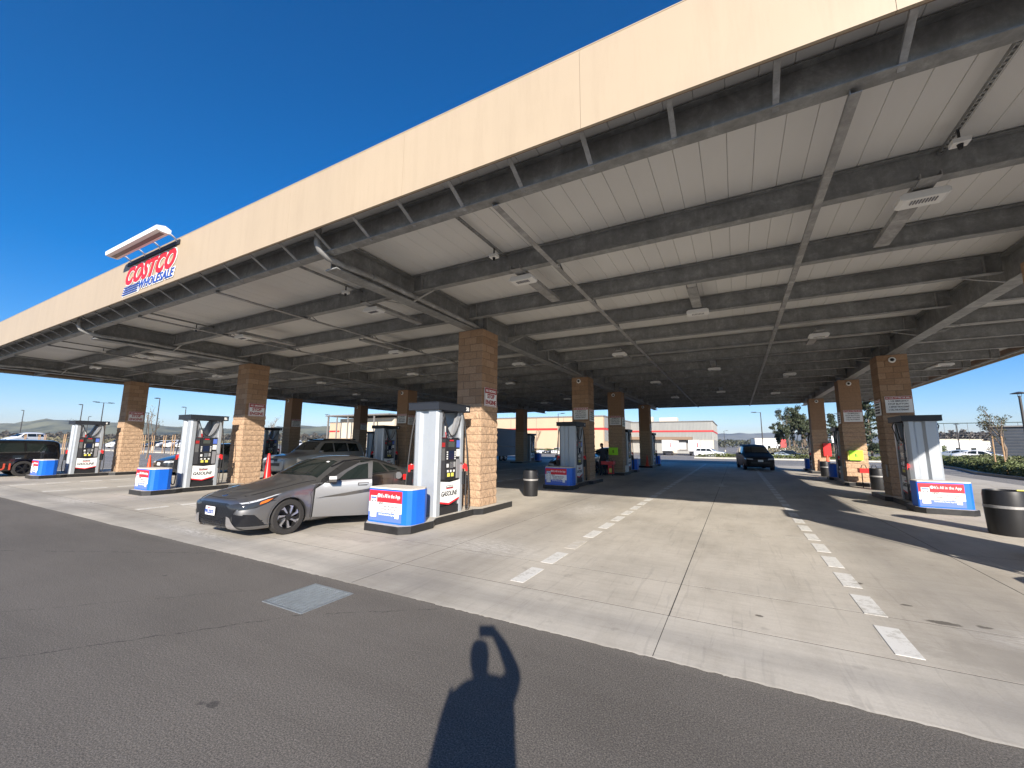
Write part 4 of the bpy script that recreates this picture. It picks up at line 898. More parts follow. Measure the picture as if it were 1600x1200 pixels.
MB().lathe([(.001, 0), (.045, .0), (.062, .004), (.066, .002), (.07, -.004)], 20).build('hood_badge', m_chrome, car, (0, .20, .757), (R(20), 0, 0))
sk_.line('wiper', [(-.55, 1.50), (.0, 1.56)], .02, 'T', m_black, car, .02); sk_.line('wiper', [(0, 1.50), (.5, 1.57)], .02, 'T', m_black, car, .02)
P_('inspection_sticker', [(.36, 2.02), (.44, 2.02), (.44, 2.07), (.36, 2.07)], 'T', m_white, car, .008)
# the open doorway, the rear door and the fuel flap
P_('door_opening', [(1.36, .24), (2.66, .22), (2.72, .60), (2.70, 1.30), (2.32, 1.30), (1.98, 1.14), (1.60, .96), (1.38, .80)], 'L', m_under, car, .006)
MB().box(.35, .80, 2.0, 2.5, .35, .62).prism([(2.38, .5), (2.58, .5), (2.74, 1.12), (2.62, 1.14)], .36, .78, 'x').build('seat', mat('seat_fabric', (.03, .05, .09), .8), car)
for x in (2.74, 3.52): sk_.line('door_seam', [(x, .23), (x+.02, .7), (x+(.0 if x < 3 else .08), .98)], .008, 'L', m_under, car, .002)
P_('door_handle', [(3.22, .86), (3.42, .865), (3.42, .89), (3.22, .885)], 'L', m_hero, car, .022)
MB().lathe([(.001, .0), (.085, .0), (.088, -.015), (.088, -.03)], 22, axis='x').build('fuel_flap', m_hero, car, (.95, 3.70, .92), (0, 0, R(-68)))
MB().lathe([(.001, .0), (.075, .0)], 18, axis='x').build('filler_recess', m_under, car, (.905, 3.84, .90))
m_ = MB().tube([(.92, 3.84, .90), (1.02, 3.86, .88)], .014, 8).box(.99, 1.11, 3.82, 3.91, .82, .95).tube([(1.05, 3.87, .88), (1.16, 3.95, .81), (1.22, 4.02, .72)], [.038, .04, .024], 8)
nozz = tag(m_.build('fuel_nozzle', m_redp, None, (HX, HY, 0)), 'red fuel nozzle plugged into the grey sedan', 'nozzle')
q = [(1.2, 4.0, .74), (1.30, 4.12, .5), (1.38, 4.1, .30), (1.46, 4.0, .22), (1.58, 3.9, .35), (1.66, 3.85, .9), (1.74, 3.8, 1.6), (1.80, 3.75, 2.2), (1.88, 3.7, 2.45)]
MB().tube(q, .016, 6).build('hose', m_rub, nozz)
# the door itself, hinged at its front edge
HG = (.905, 1.36)
door = bpy.data.objects.new('front_door', None); COL.objects.link(door); door.parent = car; door.location = (HG[0], HG[1], 0); door.rotation_euler = (0, 0, R(-38))
def door_piece(name, poly, m, off, th):
    o = sk_.patch(name, poly, 'L', m, None, off, .08); me = o.data
    for v in me.vertices: v.co = Vector((v.co.x-HG[0], v.co.y-HG[1], v.co.z))
    if th:
        bm = bmesh.new(); bm.from_mesh(me); bmesh.ops.remove_doubles(bm, verts=bm.verts, dist=.0005)
        bmesh.ops.solidify(bm, geom=bm.faces[:], thickness=th); bm.to_mesh(me); bm.free()
        for p in me.polygons: p.use_smooth = True
        try: me.set_sharp_from_angle(angle=R(35))
        except Exception: pass
    o.parent = door; return o
door_piece('door_skin', [(1.37, .25), (2.44, .23), (2.49, .60), (2.48, .965), (1.62, .945), (1.40, .80)], m_hero, .012, .07)
door_piece('window_frame', [(1.62, .945), (1.80, .955), (1.98, 1.11), (2.20, 1.245), (2.40, 1.29), (2.40, .965), (2.48, .965), (2.50, 1.33), (2.20, 1.29), (1.93, 1.145)], m_hero, .012, .03)
door_piece('window', [(1.78, .95), (2.41, .965), (2.41, 1.295), (2.20, 1.25), (1.97, 1.12)], m_glass, .004, 0)
door_piece('belt_trim', [(1.62, .945), (2.48, .965), (2.48, .98), (1.62, .96)], m_gloss, .02, 0)
door_piece('door_handle', [(2.22, .855), (2.40, .86), (2.40, .885), (2.22, .88)], m_hero, .035, 0)
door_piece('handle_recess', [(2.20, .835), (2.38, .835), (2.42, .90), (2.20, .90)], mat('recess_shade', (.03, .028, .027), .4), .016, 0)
# pressed crease across the door (a slanting facet)
dc = door_piece('door_crease', [(1.40, .62), (1.95, .64), (2.48, .71), (2.48, .785), (1.95, .705)], m_hero, .014, 0)
for v in dc.data.vertices:
    yy, zz = v.co.y+HG[1], v.co.z; lo = .62+(.02*(yy-1.4)/.55 if yy < 1.95 else .02+.07*(yy-1.95)/.53); hi = .62+.165*(yy-1.4)/1.08; k = (zz-lo)/max(.004, hi-lo); v.co.x += .045*max(0, min(1, k))
P_('rocker_panel', [(1.36, .20), (3.2, .20), (3.2, .235), (1.36, .25)], 'L', m_hero, car, .012, .15)
mr = MB(); mr.prism([(.10, .93), (.26, .945), (.29, 1.00), (.27, 1.06), (.14, 1.055), (.06, .98)], .28, .42, 'y').build('mirror', m_hero, door)
MB().prism([(.02, .925), (.24, .935), (.26, .95), (.05, .955)], .27, .43, 'y').build('mirror_base', m_gloss, door)
# ---- other vehicles under the canopy
def veh(nm, x, y, tab, L, Hh, W_, pm, label, cat, kind, rz=0, wr=.36, wb=(.9, 3.7), **kw):
    return vehicle(nm, (x, y, .004), rz, scaled(tab, L, Hh, W_), wb, wr, pm, label, cat, kind=kind, **kw)
m_blk = paint('black_paint', (.006, .006, .007), .22, .1); m_sil = paint('silver_green_paint', (.36, .36, .35), .35, .6); m_dg = paint('slate_paint', (.045, .052, .062), .3, .6)
m_wht = paint('white_paint', (.72, .72, .71), .35, 0, .5); m_drk = mat('dark_van_paint', (.010, .011, .014), .55, 0, spec=.25)
t, sk2, I2 = veh('black_suv', -30.75, 2.55, BOX, 4.9, 1.74, 1.92, m_blk, 'black sport utility with red lettering low on its door at the far left', 'suv', 'suv', gfx=1)
for k, ch in enumerate('BUI'): text('lettering', ch, .40, mat('faded_red_vinyl', (.45, .06, .03), .5), t, (.985, 2.72+k*.27, .46), '+x', bold=.012)
sk2.line('window_trim', [(1.9, 1.12), (4.3, 1.14)], .02, 'L', m_chrome, t, .008)
t, sk2, I2 = veh('silver_suv', -19.25, 11.75, SUV, 4.75, 1.88, 1.90, m_sil, 'silver sport utility with black roof parked beyond the grey sedan', 'suv', 'suv', wr=.39)
sk2.patch('roof_panel', [(-.6, 2.15), (.6, 2.15), (.6, 4.3), (-.6, 4.3)], 'T', m_blk, t, .02)
MB().box(-.66, -.62, 2.2, 4.2, 1.84, 1.90).box(.62, .66, 2.2, 4.2, 1.84, 1.90).build('roof_rack', m_black, t)
veh('slate_sedan', -25.3, 9.75, VAN, 4.8, 1.62, 1.86, m_dg, 'slate grey family van nosing past the leftmost column and cone', 'van', 'van', wr=.33, wb=(.95, 3.85))
veh('dark_minivan', 1.40, 33.4, VAN, 4.9, 1.82, 1.92, m_drk, 'dark minivan facing the camera in the shaded lane on the right', 'van', 'van', rz=R(7), wr=.34, wb=(1.0, 4.0))
t, sk2, I2 = veh('dark_sedan', -8.4, 21.0, SEDAN, 4.7, 1.43, 1.84, paint('charcoal_paint', (.03, .03, .032)), 'charcoal car in deep shade left of the second middle pump', 'car', 'sedan', wr=.33, wb=(.9, 3.6))
t, sk2, I2 = veh('shaded_hatchback', -8.3, 27.6, SEDAN, 4.5, 1.5, 1.82, paint('blue_grey_paint', (.10, .14, .18)), 'blue grey car behind the man between the middle columns', 'car', 'sedan', wr=.33, wb=(.85, 3.45))
veh('silver_pickup', -5.2, 0, SUV, 4.9, 1.8, 1.9, m_wht, 'x', 'x', 'suv') if 0 else None
# travel trailer
t = empty('travel_trailer', (-21.6, 32.2, 0), 0, 'grey travel trailer with a small window left of the far dark column', 'trailer')
m_rv = mat('trailer_grey', (.10, .105, .12), .5, 0, .1, 2)
MB().prism([(0, .5), (0, 2.6), (.5, 3.2), (6.6, 3.2), (6.8, 3.0), (6.8, .5)], -1.2, 1.2, 'x').build('body', m_rv, t)
MB().box(1.21, 1.225, 1.2, 1.9, 1.75, 2.35).box(-.6, .4, -.02, -.005, 1.7, 2.3).build('window', m_white2, t); MB().box(1.226, 1.23, 1.26, 1.6, 1.8, 2.2).build('pane', m_glass, t)
MB().box(1.205, 1.215, .0, 6.5, 1.35, 1.45).build('stripe', m_black, t); MB().box(-.9, -.1, -.016, -.004, 1.2, 2.4).build('door', m_white2, t)
for y in (3.3, 4.1):
    for s in (-1, 1): wheel(t, s*1.05, y, .33, .2, s)
MB().bar((0, .1, .5), (0, -1.2, .45), .1, .1).build('hitch', m_black, t)
# ================================================================== PEOPLE
def skin_body(name, joints, edges, m, parent, sub=2, root=0):
    me = bpy.data.meshes.new(name); me.from_pydata([j[0] for j in joints], edges, []); o = bpy.data.objects.new(name, me); COL.objects.link(o)
    md = o.modifiers.new('k', 'SKIN'); md.use_smooth_shade = True
    for i, j in enumerate(joints):
        sv = me.skin_vertices[0].data[i]; r = j[1]; sv.radius = r if isinstance(r, tuple) else (r, r); sv.use_root = (i == root)
    s_ = o.modifiers.new('s', 'SUBSURF'); s_.levels = s_.render_levels = sub
    bpy.context.view_layer.update(); out = bpy.data.meshes.new_from_object(o.evaluated_get(bpy.context.evaluated_depsgraph_get())); bpy.data.objects.remove(o)
    out.materials.clear(); out.materials.append(m)
    for p in out.polygons: p.use_smooth = True
    return link(name, out, parent)
m_skin = mat('skin', (.45, .26, .18), .5); m_cloth = mat('navy_jacket', (.03, .035, .05), .85); m_hair = mat('dark_hair', (.02, .015, .012), .7); m_jean = mat('dark_trousers', (.03, .035, .06), .85)
F2 = Vector((-sin(YAW), cos(YAW), 0)); RR = Vector((cos(YAW), sin(YAW), 0))
def W(r, f, z): v = RR*r+F2*f; return (v.x, v.y, z)
ph = empty('person', (0, 0, 0), 0, 'photographer standing behind the viewpoint, arm raised with a phone, casting the shadow on the asphalt', 'person')
# joints in photographer space: right, forward, height; kept behind the lens
J = [(W(.03, -.38, .95), (.20, .15)), (W(.03, -.40, 1.15), (.20, .145)), (W(.03, -.40, 1.34), (.20, .135)), (W(.01, -.38, 1.49), (.13, .10)), (W(-.01, -.35, 1.57), .06), (W(-.02, -.31, 1.65), (.085, .10)), (W(-.02, -.30, 1.73), (.084, .095)), (W(-.02, -.29, 1.795), (.05, .055)),
     (W(.18, -.36, 1.49), .085), (W(.245, -.18, 1.51), .066), (W(.17, -.11, 1.66), .052), (W(.10, -.07, 1.75), .040), (W(.08, -.06, 1.77), .034),
     (W(-.15, -.39, 1.45), .085), (W(-.22, -.40, 1.22), .07), (W(-.21, -.36, 1.0), .055), (W(-.20, -.32, .86), .04),
     (W(-.09, -.39, .88), .10), (W(-.11, -.38, .50), .07), (W(-.12, -.39, .10), .045), (W(-.12, -.28, .04), .04), (W(.12, -.39, .88), .10), (W(.14, -.38, .50), .07), (W(.15, -.39, .10), .045), (W(.15, -.28, .04), .04)]
Ed = [(0, 1), (1, 2), (2, 3), (3, 4), (4, 5), (5, 6), (6, 7), (3, 8), (8, 9), (9, 10), (10, 11), (11, 12), (3, 13), (13, 14), (14, 15), (15, 16), (0, 17), (17, 18), (18, 19), (19, 20), (0, 21), (21, 22), (22, 23), (23, 24)]
skin_body('body', J, Ed, m_cloth, ph)
MB().bar(W(-.05, -.03, 1.752), W(.105, -.03, 1.752), .012, .095).build('phone', m_black, ph)
fg = MB()
for k in range(4): fg.tube([W(.10, -.09, 1.74+.016*k), W(.075, -.05, 1.745+.014*k), W(.05, -.045, 1.745+.014*k)], .008, 6)
fg.tube([W(.11, -.08, 1.73), W(.09, -.045, 1.715), W(.06, -.042, 1.718)], .010, 6).build('fingers', m_skin, ph)
# man in shade
pm_ = empty('person', (-6.65, 22.9, .004), 0, 'man in dark clothes standing in shade between the middle columns, reaching out', 'person')
J = [((0, 0, .95), (.15, .11)), ((0, 0, 1.15), (.15, .11)), ((0, -.02, 1.35), (.18, .12)), ((0, -.02, 1.46), (.09, .08)), ((0, -.03, 1.54), .055), ((-.02, -.04, 1.62), (.08, .095)), ((-.03, -.04, 1.70), (.078, .09)), ((-.03, -.04, 1.75), .05),
     ((-.19, 0, 1.42), .07), ((-.38, -.05, 1.30), .05), ((-.60, -.08, 1.32), .035), ((-.68, -.09, 1.33), .03), ((.19, 0, 1.42), .07), ((.25, .02, 1.15), .05), ((.22, -.08, .92), .036), ((.22, -.1, .84), .03),
     ((-.09, 0, .88), .10), ((-.11, .02, .5), .07), ((-.12, .03, .10), .045), ((-.14, -.1, .04), .04), ((.09, 0, .88), .10), ((.12, .02, .5), .07), ((.13, .03, .10), .045), ((.13, -.1, .04), .04)]
Ed = [(0, 1), (1, 2), (2, 3), (3, 4), (4, 5), (5, 6), (6, 7), (2, 8), (8, 9), (9, 10), (10, 11), (2, 12), (12, 13), (13, 14), (14, 15), (0, 16), (16, 17), (17, 18), (18, 19), (0, 20), (20, 21), (21, 22), (22, 23)]
skin_body('body', J, Ed, m_cloth, pm_)
MB().lathe([(.085, 1.66), (.095, 1.70), (.08, 1.77), (.001, 1.80)], 14, (-.03, -.04, 0)).build('hair', m_hair, pm_)
MB().lathe([(.05, 1.57), (.075, 1.62), (.08, 1.68)], 12, (-.035, -.075, 0)).build('face', m_skin, pm_)
# ================================================================== SURROUNDINGS
m_store = mat('tan_store_wall', (.50, .37, .25), .8, 0, .04, .3, coord='World'); m_storeg = mat('grey_metal_wall', (.33, .33, .31), .5, .2, .12, .8, coord='World', stretch=(3, 3, .2)); m_cream = mat('cream_wall', (.60, .52, .40), .8, 0, .06, .5)
m_stripe = mat('red_stripe_paint', (.60, .03, .03), .5); m_trimd = mat('dark_coping', (.20, .19, .18), .6); m_awn = mat('brown_dock_awning', (.22, .15, .10), .6)
st = empty('warehouse_store', (-70, 115, 0), 0, 'long tan warehouse store with red stripe and grey metal dock wing', 'building')
def sb(mb, n, m): o = mb.build(n, m, st); o.location = (70, -115, 0); return o
sb(MB().box(-150, -33, 115, 260, -1.2, 9.5), 'wall', m_store); sb(MB().box(-150.2, -32.8, 114.8, 260.2, 9.52, 9.9), 'parapet_coping', m_trimd)
sb(MB().box(-150, -47, 114.9, 114.97, 5.75, 6.35), 'red_stripe', m_stripe)
sb(MB().box(-36.5, -32.98, 114.9, 114.97, 5.75, 6.35).box(-32.97, -32.93, 115, 150, 5.75, 6.35), 'red_stripe', m_stripe)
for k in range(12): sb(MB().box(-45-9*k-.04, -45-9*k+.04, 114.93, 114.99, -1.1, 9.5), 'panel_joint', m_trimd)
sb(MB().box(-32.96, -32.9, 116, 150, 2.6, 5.7).box(-32.96, -32.9, 116, 150, 6.4, 9.4), 'metal_cladding', m_storeg)
sb(MB().box(-32.9, -6.6, 150, 188, -1.2, 9.4), 'dock_wing_wall', m_storeg)
for k in range(60):
    x = -32.6+k*.435; 
    if x < -6.7: pass
rb = MB()
for k in range(60): x = -32.7+k*.437; rb.box(x-.06, x+.06, 149.86, 149.99, 3.4, 5.9); rb.box(x-.06, x+.06, 149.86, 149.99, 6.6, 9.4)
for k in range(60): y = 150.4+k*.6; rb.box(-6.59, -6.48, y-.08, y+.08, 3.4, 5.9); rb.box(-6.59, -6.48, y-.08, y+.08, 6.6, 9.4)
o = sb(rb, 'cladding_rib', m_storeg); o['kind'] = 'stuff'
sb(MB().box(-32.8, -6.5, 149.8, 149.98, 6.0, 6.5).box(-6.58, -6.44, 149.8, 188, 6.0, 6.5), 'red_stripe', m_stripe)
sb(MB().box(-33, -6.3, 149.6, 150.4, 9.42, 9.7).box(-7, -6.3, 150.41, 188, 9.42, 9.7), 'parapet_coping', m_trimd)
sb(MB().box(-13.5, -6.45, 149.6, 149.85, -1.1, 3.3).box(-19.2, -17.8, 149.6, 149.85, -1.1, 3.3), 'block_wall', m_cream)
sb(MB().box(-33, -12.8, 147.6, 149.95, 3.35, 4.3), 'dock_awning', m_awn)
sb(MB().box(-17.6, -14.4, 149.7, 149.9, -.2, 3.0), 'dock_door', m_trimd); sb(MB().box(-17.4, -14.9, 149.6, 149.69, .2, 2.7), 'door_panel', m_white2)
sb(MB().box(-24, -18, 156, 160, 9.72, 11.3).box(-29.5, -26, 154, 156, 9.72, 11.6), 'rooftop_unit', m_cream)
for k in range(5): sb(MB().box(-38.5+.8*k, -38.35+.8*k, 118, 118.2, 9.92, 12), 'roof_mast', m_trimd) if 0 else None
def semi(px, d, l):
    p = at(px, d); t = empty('semi_trailer', (p.x, p.y, gz(p.y)), 0, l, 'trailer', 'white trailers backed to the dock')
    MB().box(-1.3, 1.3, 0, 15.5, 1.2, 4.1).build('box', m_wht, t); MB().box(-1.25, 1.25, -.02, -.005, 1.25, 4.05).build('rear_door', m_white, t); MB().box(.7, .95, -.03, -.021, 2.2, 3.4).build('decal', m_redp, t)
    MB().box(-1.2, 1.2, .0, .3, .5, 1.19).build('bumper_guard', m_black, t)
    for y in (1.2, 2.4):
        for s in (-1, 1): wheel(t, s*1.05, y, .5, .3, s)
semi(1043, 112, 'white semi trailer at the dock, just right of the far dark column'); semi(1085, 108, 'white semi trailer at the dock nearest the building corner')
# entrance building far left
eb = empty('entrance_building', (-83, 70, 0), 0, 'tall cream store entrance with flat steel roof between the shaded columns', 'building')
for x0, x1, y0, y1, z0, z1, n, m in ((-7, 12, 2, 14, 2.6, 7.6, 'wall', m_cream), (-9, 13, -1, 15, 8.1, 8.4, 'flat_roof', m_trimd), (-8, 12.5, -.5, 1.9, 2.2, 2.59, 'canopy_beam', m_awn)): MB().box(x0, x1, y0, y1, z0, z1).build(n, m, eb)
for x in (-8.4, -5, -1, 3.5, 8): MB().box(x-.12, x+.12, -.7, -.45, 0, 8.09).build('steel_post', m_trimd, eb)
for x in (-4.5, 1, 6.5): MB().box(x-.8, x+.8, -.4, .8, -.0, 2.19).build('pier', m_cream, eb)
# lamps
def lamp(x, y, h, l, heads=1, rz=0, r=.09, cat_post=False):
    t = empty('street_lamp', (x, y, gz(y)), rz, l, 'street lamp', 'parking lot lamp posts')
    MB().lathe([(.001, 0), (.26, 0), (.26, .75), (.001, .75)], 14).build('base', m_kerb, t)
    MB().tube([(0, 0, .76), (0, 0, h)], [r*1.2, r*.8], 8).build('pole', m_pole, t)
    for s in ((1,) if heads == 1 else (1, -1)): MB().box(*sorted((0, s*1.3)), -.05, .05, h-.08, h-.02).box(*sorted((s*.7, s*1.6)), -.2, .2, h-.02, h+.08).build('head', m_pole, t)
    return t
for i, (x, y, h, l, n_, rz) in enumerate(((-157.7, 31.5, 10.7, 'lamp post above the black sport utility', 1, pi), (-118.9, 31.6, 10.7, 'single-headed lamp post left of the far left pump', 1, pi), (-108.7, 31.8, 10.7, 'double-headed lamp post above the far left pump', 2, R(95)), (-179.9, 49.6, 10.7, 'small distant lamp post over the far left pump', 1, 0),
    (-87.3, 32.6, 10.7, 'tall lamp post between the two leftmost lit columns', 1, pi), (-105.2, 44.1, 10.7, 'lamp post just above the second pump from the left', 1, pi), (-137.3, 49.3, 10.7, 'lamp post close beside the leftmost column', 1, pi), (-94.3, 71.9, 10.7, 'lamp post beside the cream entrance building', 1, pi),
    (4.5, 92.9, 10.7, 'tall dark lamp post behind the minivan', 1, pi), (-34.6, 85.1, 10.7, 'lamp post against the tan store wall', 1, 0), (-4.4, 201, 10.7, 'tiny lamp post at the corner of the dock wing', 1, 0), (23.5, 128, 12.5, 'lamp post among the eucalyptus trees', 1, pi))):
    lamp(x, y, h-gz(y)*0-1.7, l, n_, rz)
def postlamp(x, y, h, l):
    t = empty('path_lamp', (x, y, 0), 0, l, 'street lamp', 'disc-topped path lamps'); MB().tube([(0, 0, 0), (0, 0, h)], [.075, .06], 10).build('pole', m_pole, t)
    MB().lathe([(.001, h+.30), (.10, h+.28), (.36, h+.20), (.36, h+.18), (.001, h+.20)], 20).build('disc', m_pole, t); b = MB()
    for a in range(3): b.bar((.06*cos(a*2.1), .06*sin(a*2.1), h), (.1*cos(a*2.1), .1*sin(a*2.1), h+.2), .015, .015)
    MB().lathe([(.001, h), (.08, h), (.08, h+.04), (.001, h+.04)], 12).build('collar', m_pole, t); b.build('strut', m_pole, t)
postlamp(14.8, 35.2, 4.7, 'disc-topped lamp post at the right edge'); postlamp(29.2, 85.9, 4.9, 'disc-topped lamp post in the far hedge')
# green strips and kerbs
def strip(name, poly, m, z=.12, kind='structure'): return tag(MB().prism(poly, -1.4, z, 'z').build(name, m), kind=kind)
m_soil = mat('planting_soil', (.14, .10, .06), .95, 0, .3, 3); m_grass = mat('dry_grass', (.12, .14, .05), .95, 0, .4, 2)
hp = [(19.2, 80), (15.4, 46), (13.8, 38), (13.6, 10), (22, 10), (24, 38), (30, 80)]
strip('planting_bed_right', hp, m_soil, .10); 
kb = MB(); e_ = [(19.1, 80), (15.3, 46), (13.65, 38), (13.45, 10)]
for a, b in zip(e_, e_[1:]): kb.bar((a[0], a[1], .07), (b[0], b[1], .07), .16, .15)
tag(kb.build('kerb_right', m_kerbb), kind='structure')
strip('verge_far', [(-4, 60), (24, 60), (26, 66), (-4, 66)], m_grass, .02); tag(MB().box(-5, 24, 59.6, 59.99, -.5, .16).build('kerb_far', m_kerb), kind='structure')
strip('verge_store', [(-60, 88), (-20, 88), (-20, 94), (-60, 94)], m_grass, -.75); tag(MB().box(-60, -20, 87.5, 87.99, -1.5, -.6).build('kerb_store', m_kerb), kind='structure')
tag(MB().box(-140, -48, 27, 27.6, 0, .16).box(-140, -48, 29.8, 30.2, 0, .15).build('kerb_left', m_kerb), kind='structure')
strip('verge_left', [(-140, 27.6), (-48, 27.6), (-48, 29.8), (-140, 29.8)], m_soil, .1)
# foliage ------------------------------------------------------------
def leaves(n, pick, size, rnd):
    b = MB(); vs = []; fs = []
    for _ in range(n):
        c = Vector(pick()); a = Vector((rnd.gauss(0, 1), rnd.gauss(0, 1), rnd.gauss(0, 1))).normalized(); u = a.orthogonal().normalized(); v = a.cross(u); s = size*rnd.uniform(.6, 1.4)
        k = len(vs); vs += [tuple(c+u*s), tuple(c+v*s*.5), tuple(c-u*s), tuple(c-v*s*.5)]; fs.append((k, k+1, k+2, k+3))
    b.v, b.f, b.sm = vs, fs, [False]*len(fs); return b
rn = random.Random(3)
def hedge(name, pts, wdt, h, n, label, m=m_hedge, sz=.07):
    cum = []
    for a, b in zip(pts, pts[1:]): cum.append(((Vector(b)-Vector(a)).length, a, b))
    L = sum(c[0] for c in cum)
    def pick():
        d = rn.uniform(0, L)
        for l_, a, b in cum:
            if d <= l_: break
            d -= l_
        u = d/l_; x = a[0]+(b[0]-a[0])*u; y = a[1]+(b[1]-a[1])*u; th = rn.uniform(0, pi); k = rn.uniform(.75, 1)
        hh = h*(.78+.22*sin(x*2.1+y*1.7)*cos(y*.9)); return (x+cos(th)*wdt/2*k, y+rn.uniform(-.3, .3), .12+abs(sin(th))*hh*k)
    t = leaves(n, pick, sz, rn).build(name, m); return tag(t, label, 'hedge', kind='stuff') if label else t
hedge('low_hedge', [(19.6, 70), (16.4, 46), (15.0, 37), (14.9, 14)], 1.9, .85, 52000, 'clipped green hedge along the right-hand kerb')
hedge('low_hedge', [(23, 76), (20, 46), (18.5, 37), (18.4, 16)], 3.2, 1.0, 30000, 'taller looser shrubs behind the right-hand hedge', leaf_mat('shrub_leaves', (.12, .135, .055)), .10)
hedge('grass_tufts', [(-3.5, 62.5), (24, 63.2)], 3.5, .55, 7000, 'rough green grass on the verge behind the minivan', leaf_mat('verge_grass', (.11, .13, .04)), .10)
hedge('grass_tufts', [(-58, 91), (-22, 91)], 3, .5, 3000, 'strip of grass before the tan store wall', leaf_mat('verge_grass', (.11, .13, .04)), .12)
def limb(b, p, d, L, r, depth, tips, rnd, spread=.6, up=.15):
    pts = [Vector(p)]; q = Vector(p); dd = Vector(d)
    for k in range(3): dd = (dd+Vector((rnd.gauss(0, .12), rnd.gauss(0, .12), up*.3))).normalized(); q = q+dd*L/3; pts.append(q.copy())
    b.tube(pts, [r, r*.85, r*.7, r*.55], 6 if depth > 1 else 4, False)
    if depth == 0: tips.append(q); return
    for k in range(rnd.choice((2, 3)) if depth > 1 else 3):
        nd = (dd+Vector((rnd.gauss(0, spread), rnd.gauss(0, spread), rnd.gauss(up, spread*.5)))).normalized(); limb(b, pts[-1 if k else 2], nd, L*rnd.uniform(.6, .85), r*.6, depth-1, tips, rnd, spread, up)
    if depth <= 2: tips.append(q)
def tree(x, y, h, label, seed, m, cw, nl, sz, cat='tree', group='trees behind the forecourt', trunks=1, z=None, clump=None):
    rnd = random.Random(seed); t = empty('tree', (x, y, gz(y) if z is None else z), 0, label, cat, group); b = MB(); tips = []
    for k in range(trunks): limb(b, ((k-.5*(trunks-1))*h*.12, 0, 0), (rnd.gauss(0, .1)+.1*(k-.5*(trunks-1)), 0, 1), h*.42, h*.022, 3, tips, rnd, .42*cw, .35)
    zm = max(v.z for v in tips); k = h/zm; b.v = [(v[0]*k, v[1]*k, v[2]*k) for v in b.v]; tips = [v*k for v in tips]
    b.build('trunk', m_bark, t)
    cs = clump or h*.062
    def pick():
        c = rnd.choice(tips); r = cs*rnd.random()**.4; a = Vector((rnd.gauss(0, 1), rnd.gauss(0, 1), rnd.gauss(0, .7))).normalized(); return c+a*r
    if nl: leaves(nl, pick, sz, rnd).build('crown', m, t)
    return t
for i, (px, d, h, l) in enumerate(((1226, 120, 8.2, 'leftmost leaning eucalyptus beside the far lamp post'), (1237, 124, 13.2, 'tallest eucalyptus of the clump behind the minivan'), (1250, 122, 9.5, 'broad eucalyptus right of the tallest one'), (1262, 132, 10.8, 'slender eucalyptus half behind the far right column'), (1213, 135, 5.5, 'low dark tree left of the eucalyptus clump'), (1274, 118, 8, 'eucalyptus hidden mostly behind the far right column'))):
    p = at(px, d); tree(p.x, p.y, h+1.2, l, 20+i, m_euc, .8, 4200, .22, trunks=2 if h > 8 else 1)
def conifer(px, d, h, label, seed, w_=.28):
    p = at(px, d); rnd = random.Random(seed); t = empty('conifer', (p.x, p.y, gz(p.y)), 0, label, 'tree', 'conifers behind the right-hand columns')
    MB().tube([(0, 0, 0), (0, 0, h)], [h*.016, .02], 6).build('trunk', m_bark, t); tips = []; b = MB()
    for k in range(46):
        z = h*(.12+.86*k/46); L = h*w_*(1-k/50)*rnd.uniform(.6, 1.1); a = rnd.uniform(0, 2*pi); e = Vector((cos(a)*L, sin(a)*L, z+L*.12)); b.tube([(0, 0, z), tuple(e)], [.05, .02], 4, False)
        for u in (.35, .55, .75, .95): tips.append(Vector((0, 0, z)).lerp(e, u))
    b.build('branches', m_bark, t)
    def pick(): c = rnd.choice(tips); return c+Vector((rnd.gauss(0, .28), rnd.gauss(0, .28), rnd.gauss(0, .12)))
    leaves(5200, pick, .16, rnd).build('crown', m_con, t)
conifer(1303, 95, 10.5, 'layered conifer between the two far right columns', 5); conifer(1362, 62, 10.5, 'tall dark conifer between the near right-hand columns', 6)
conifer(1312, 120, 8, 'smaller conifer behind the white sign between columns', 8)
def sapling(px, d, h, label, seed, leafn=500):
    p = at(px, d); t = tree(p.x, p.y, h, label, seed, leaf_mat('sapling_leaves', (.07, .07, .025)), .9, leafn, .05, group='staked young trees', z=.1, clump=.22)
    for k, (dx, dy) in enumerate(((-.28, 0), (.24, .1), (.05, -.3))):
        MB().tube([(dx, dy, 0), (dx*.9, dy, 2.35)], .035, 6).build('stake', m_wood, t)
    MB().tube([(-.26, 0, 2.0), (0, 0, 2.02), (.24, .1, 2.0)], .012, 4).build('tie', m_black, t)
sapling(1562, 27, 4.3, 'bare young tree held by wooden stakes in the right-hand hedge', 3, 900)
for i, (px, d, h, l) in enumerate(((838, 88, 5.5, 'bare young tree before the tan store wall'), (233, 40, 5, 'bare young tree by the leftmost column'), (425, 62, 5.5, 'thin bare tree seen between two left columns'), (123, 60, 4.6, 'bare sapling behind the far left pump'), (1548, 44, 2.2, 'small yellowing tree beside the dark building'))):
    p = at(px, d); tree(p.x, p.y, h, l, 40+i, m_dry, .55, 120 if i else 160, .06, group='bare young trees', z=gz(p.y), clump=.3)
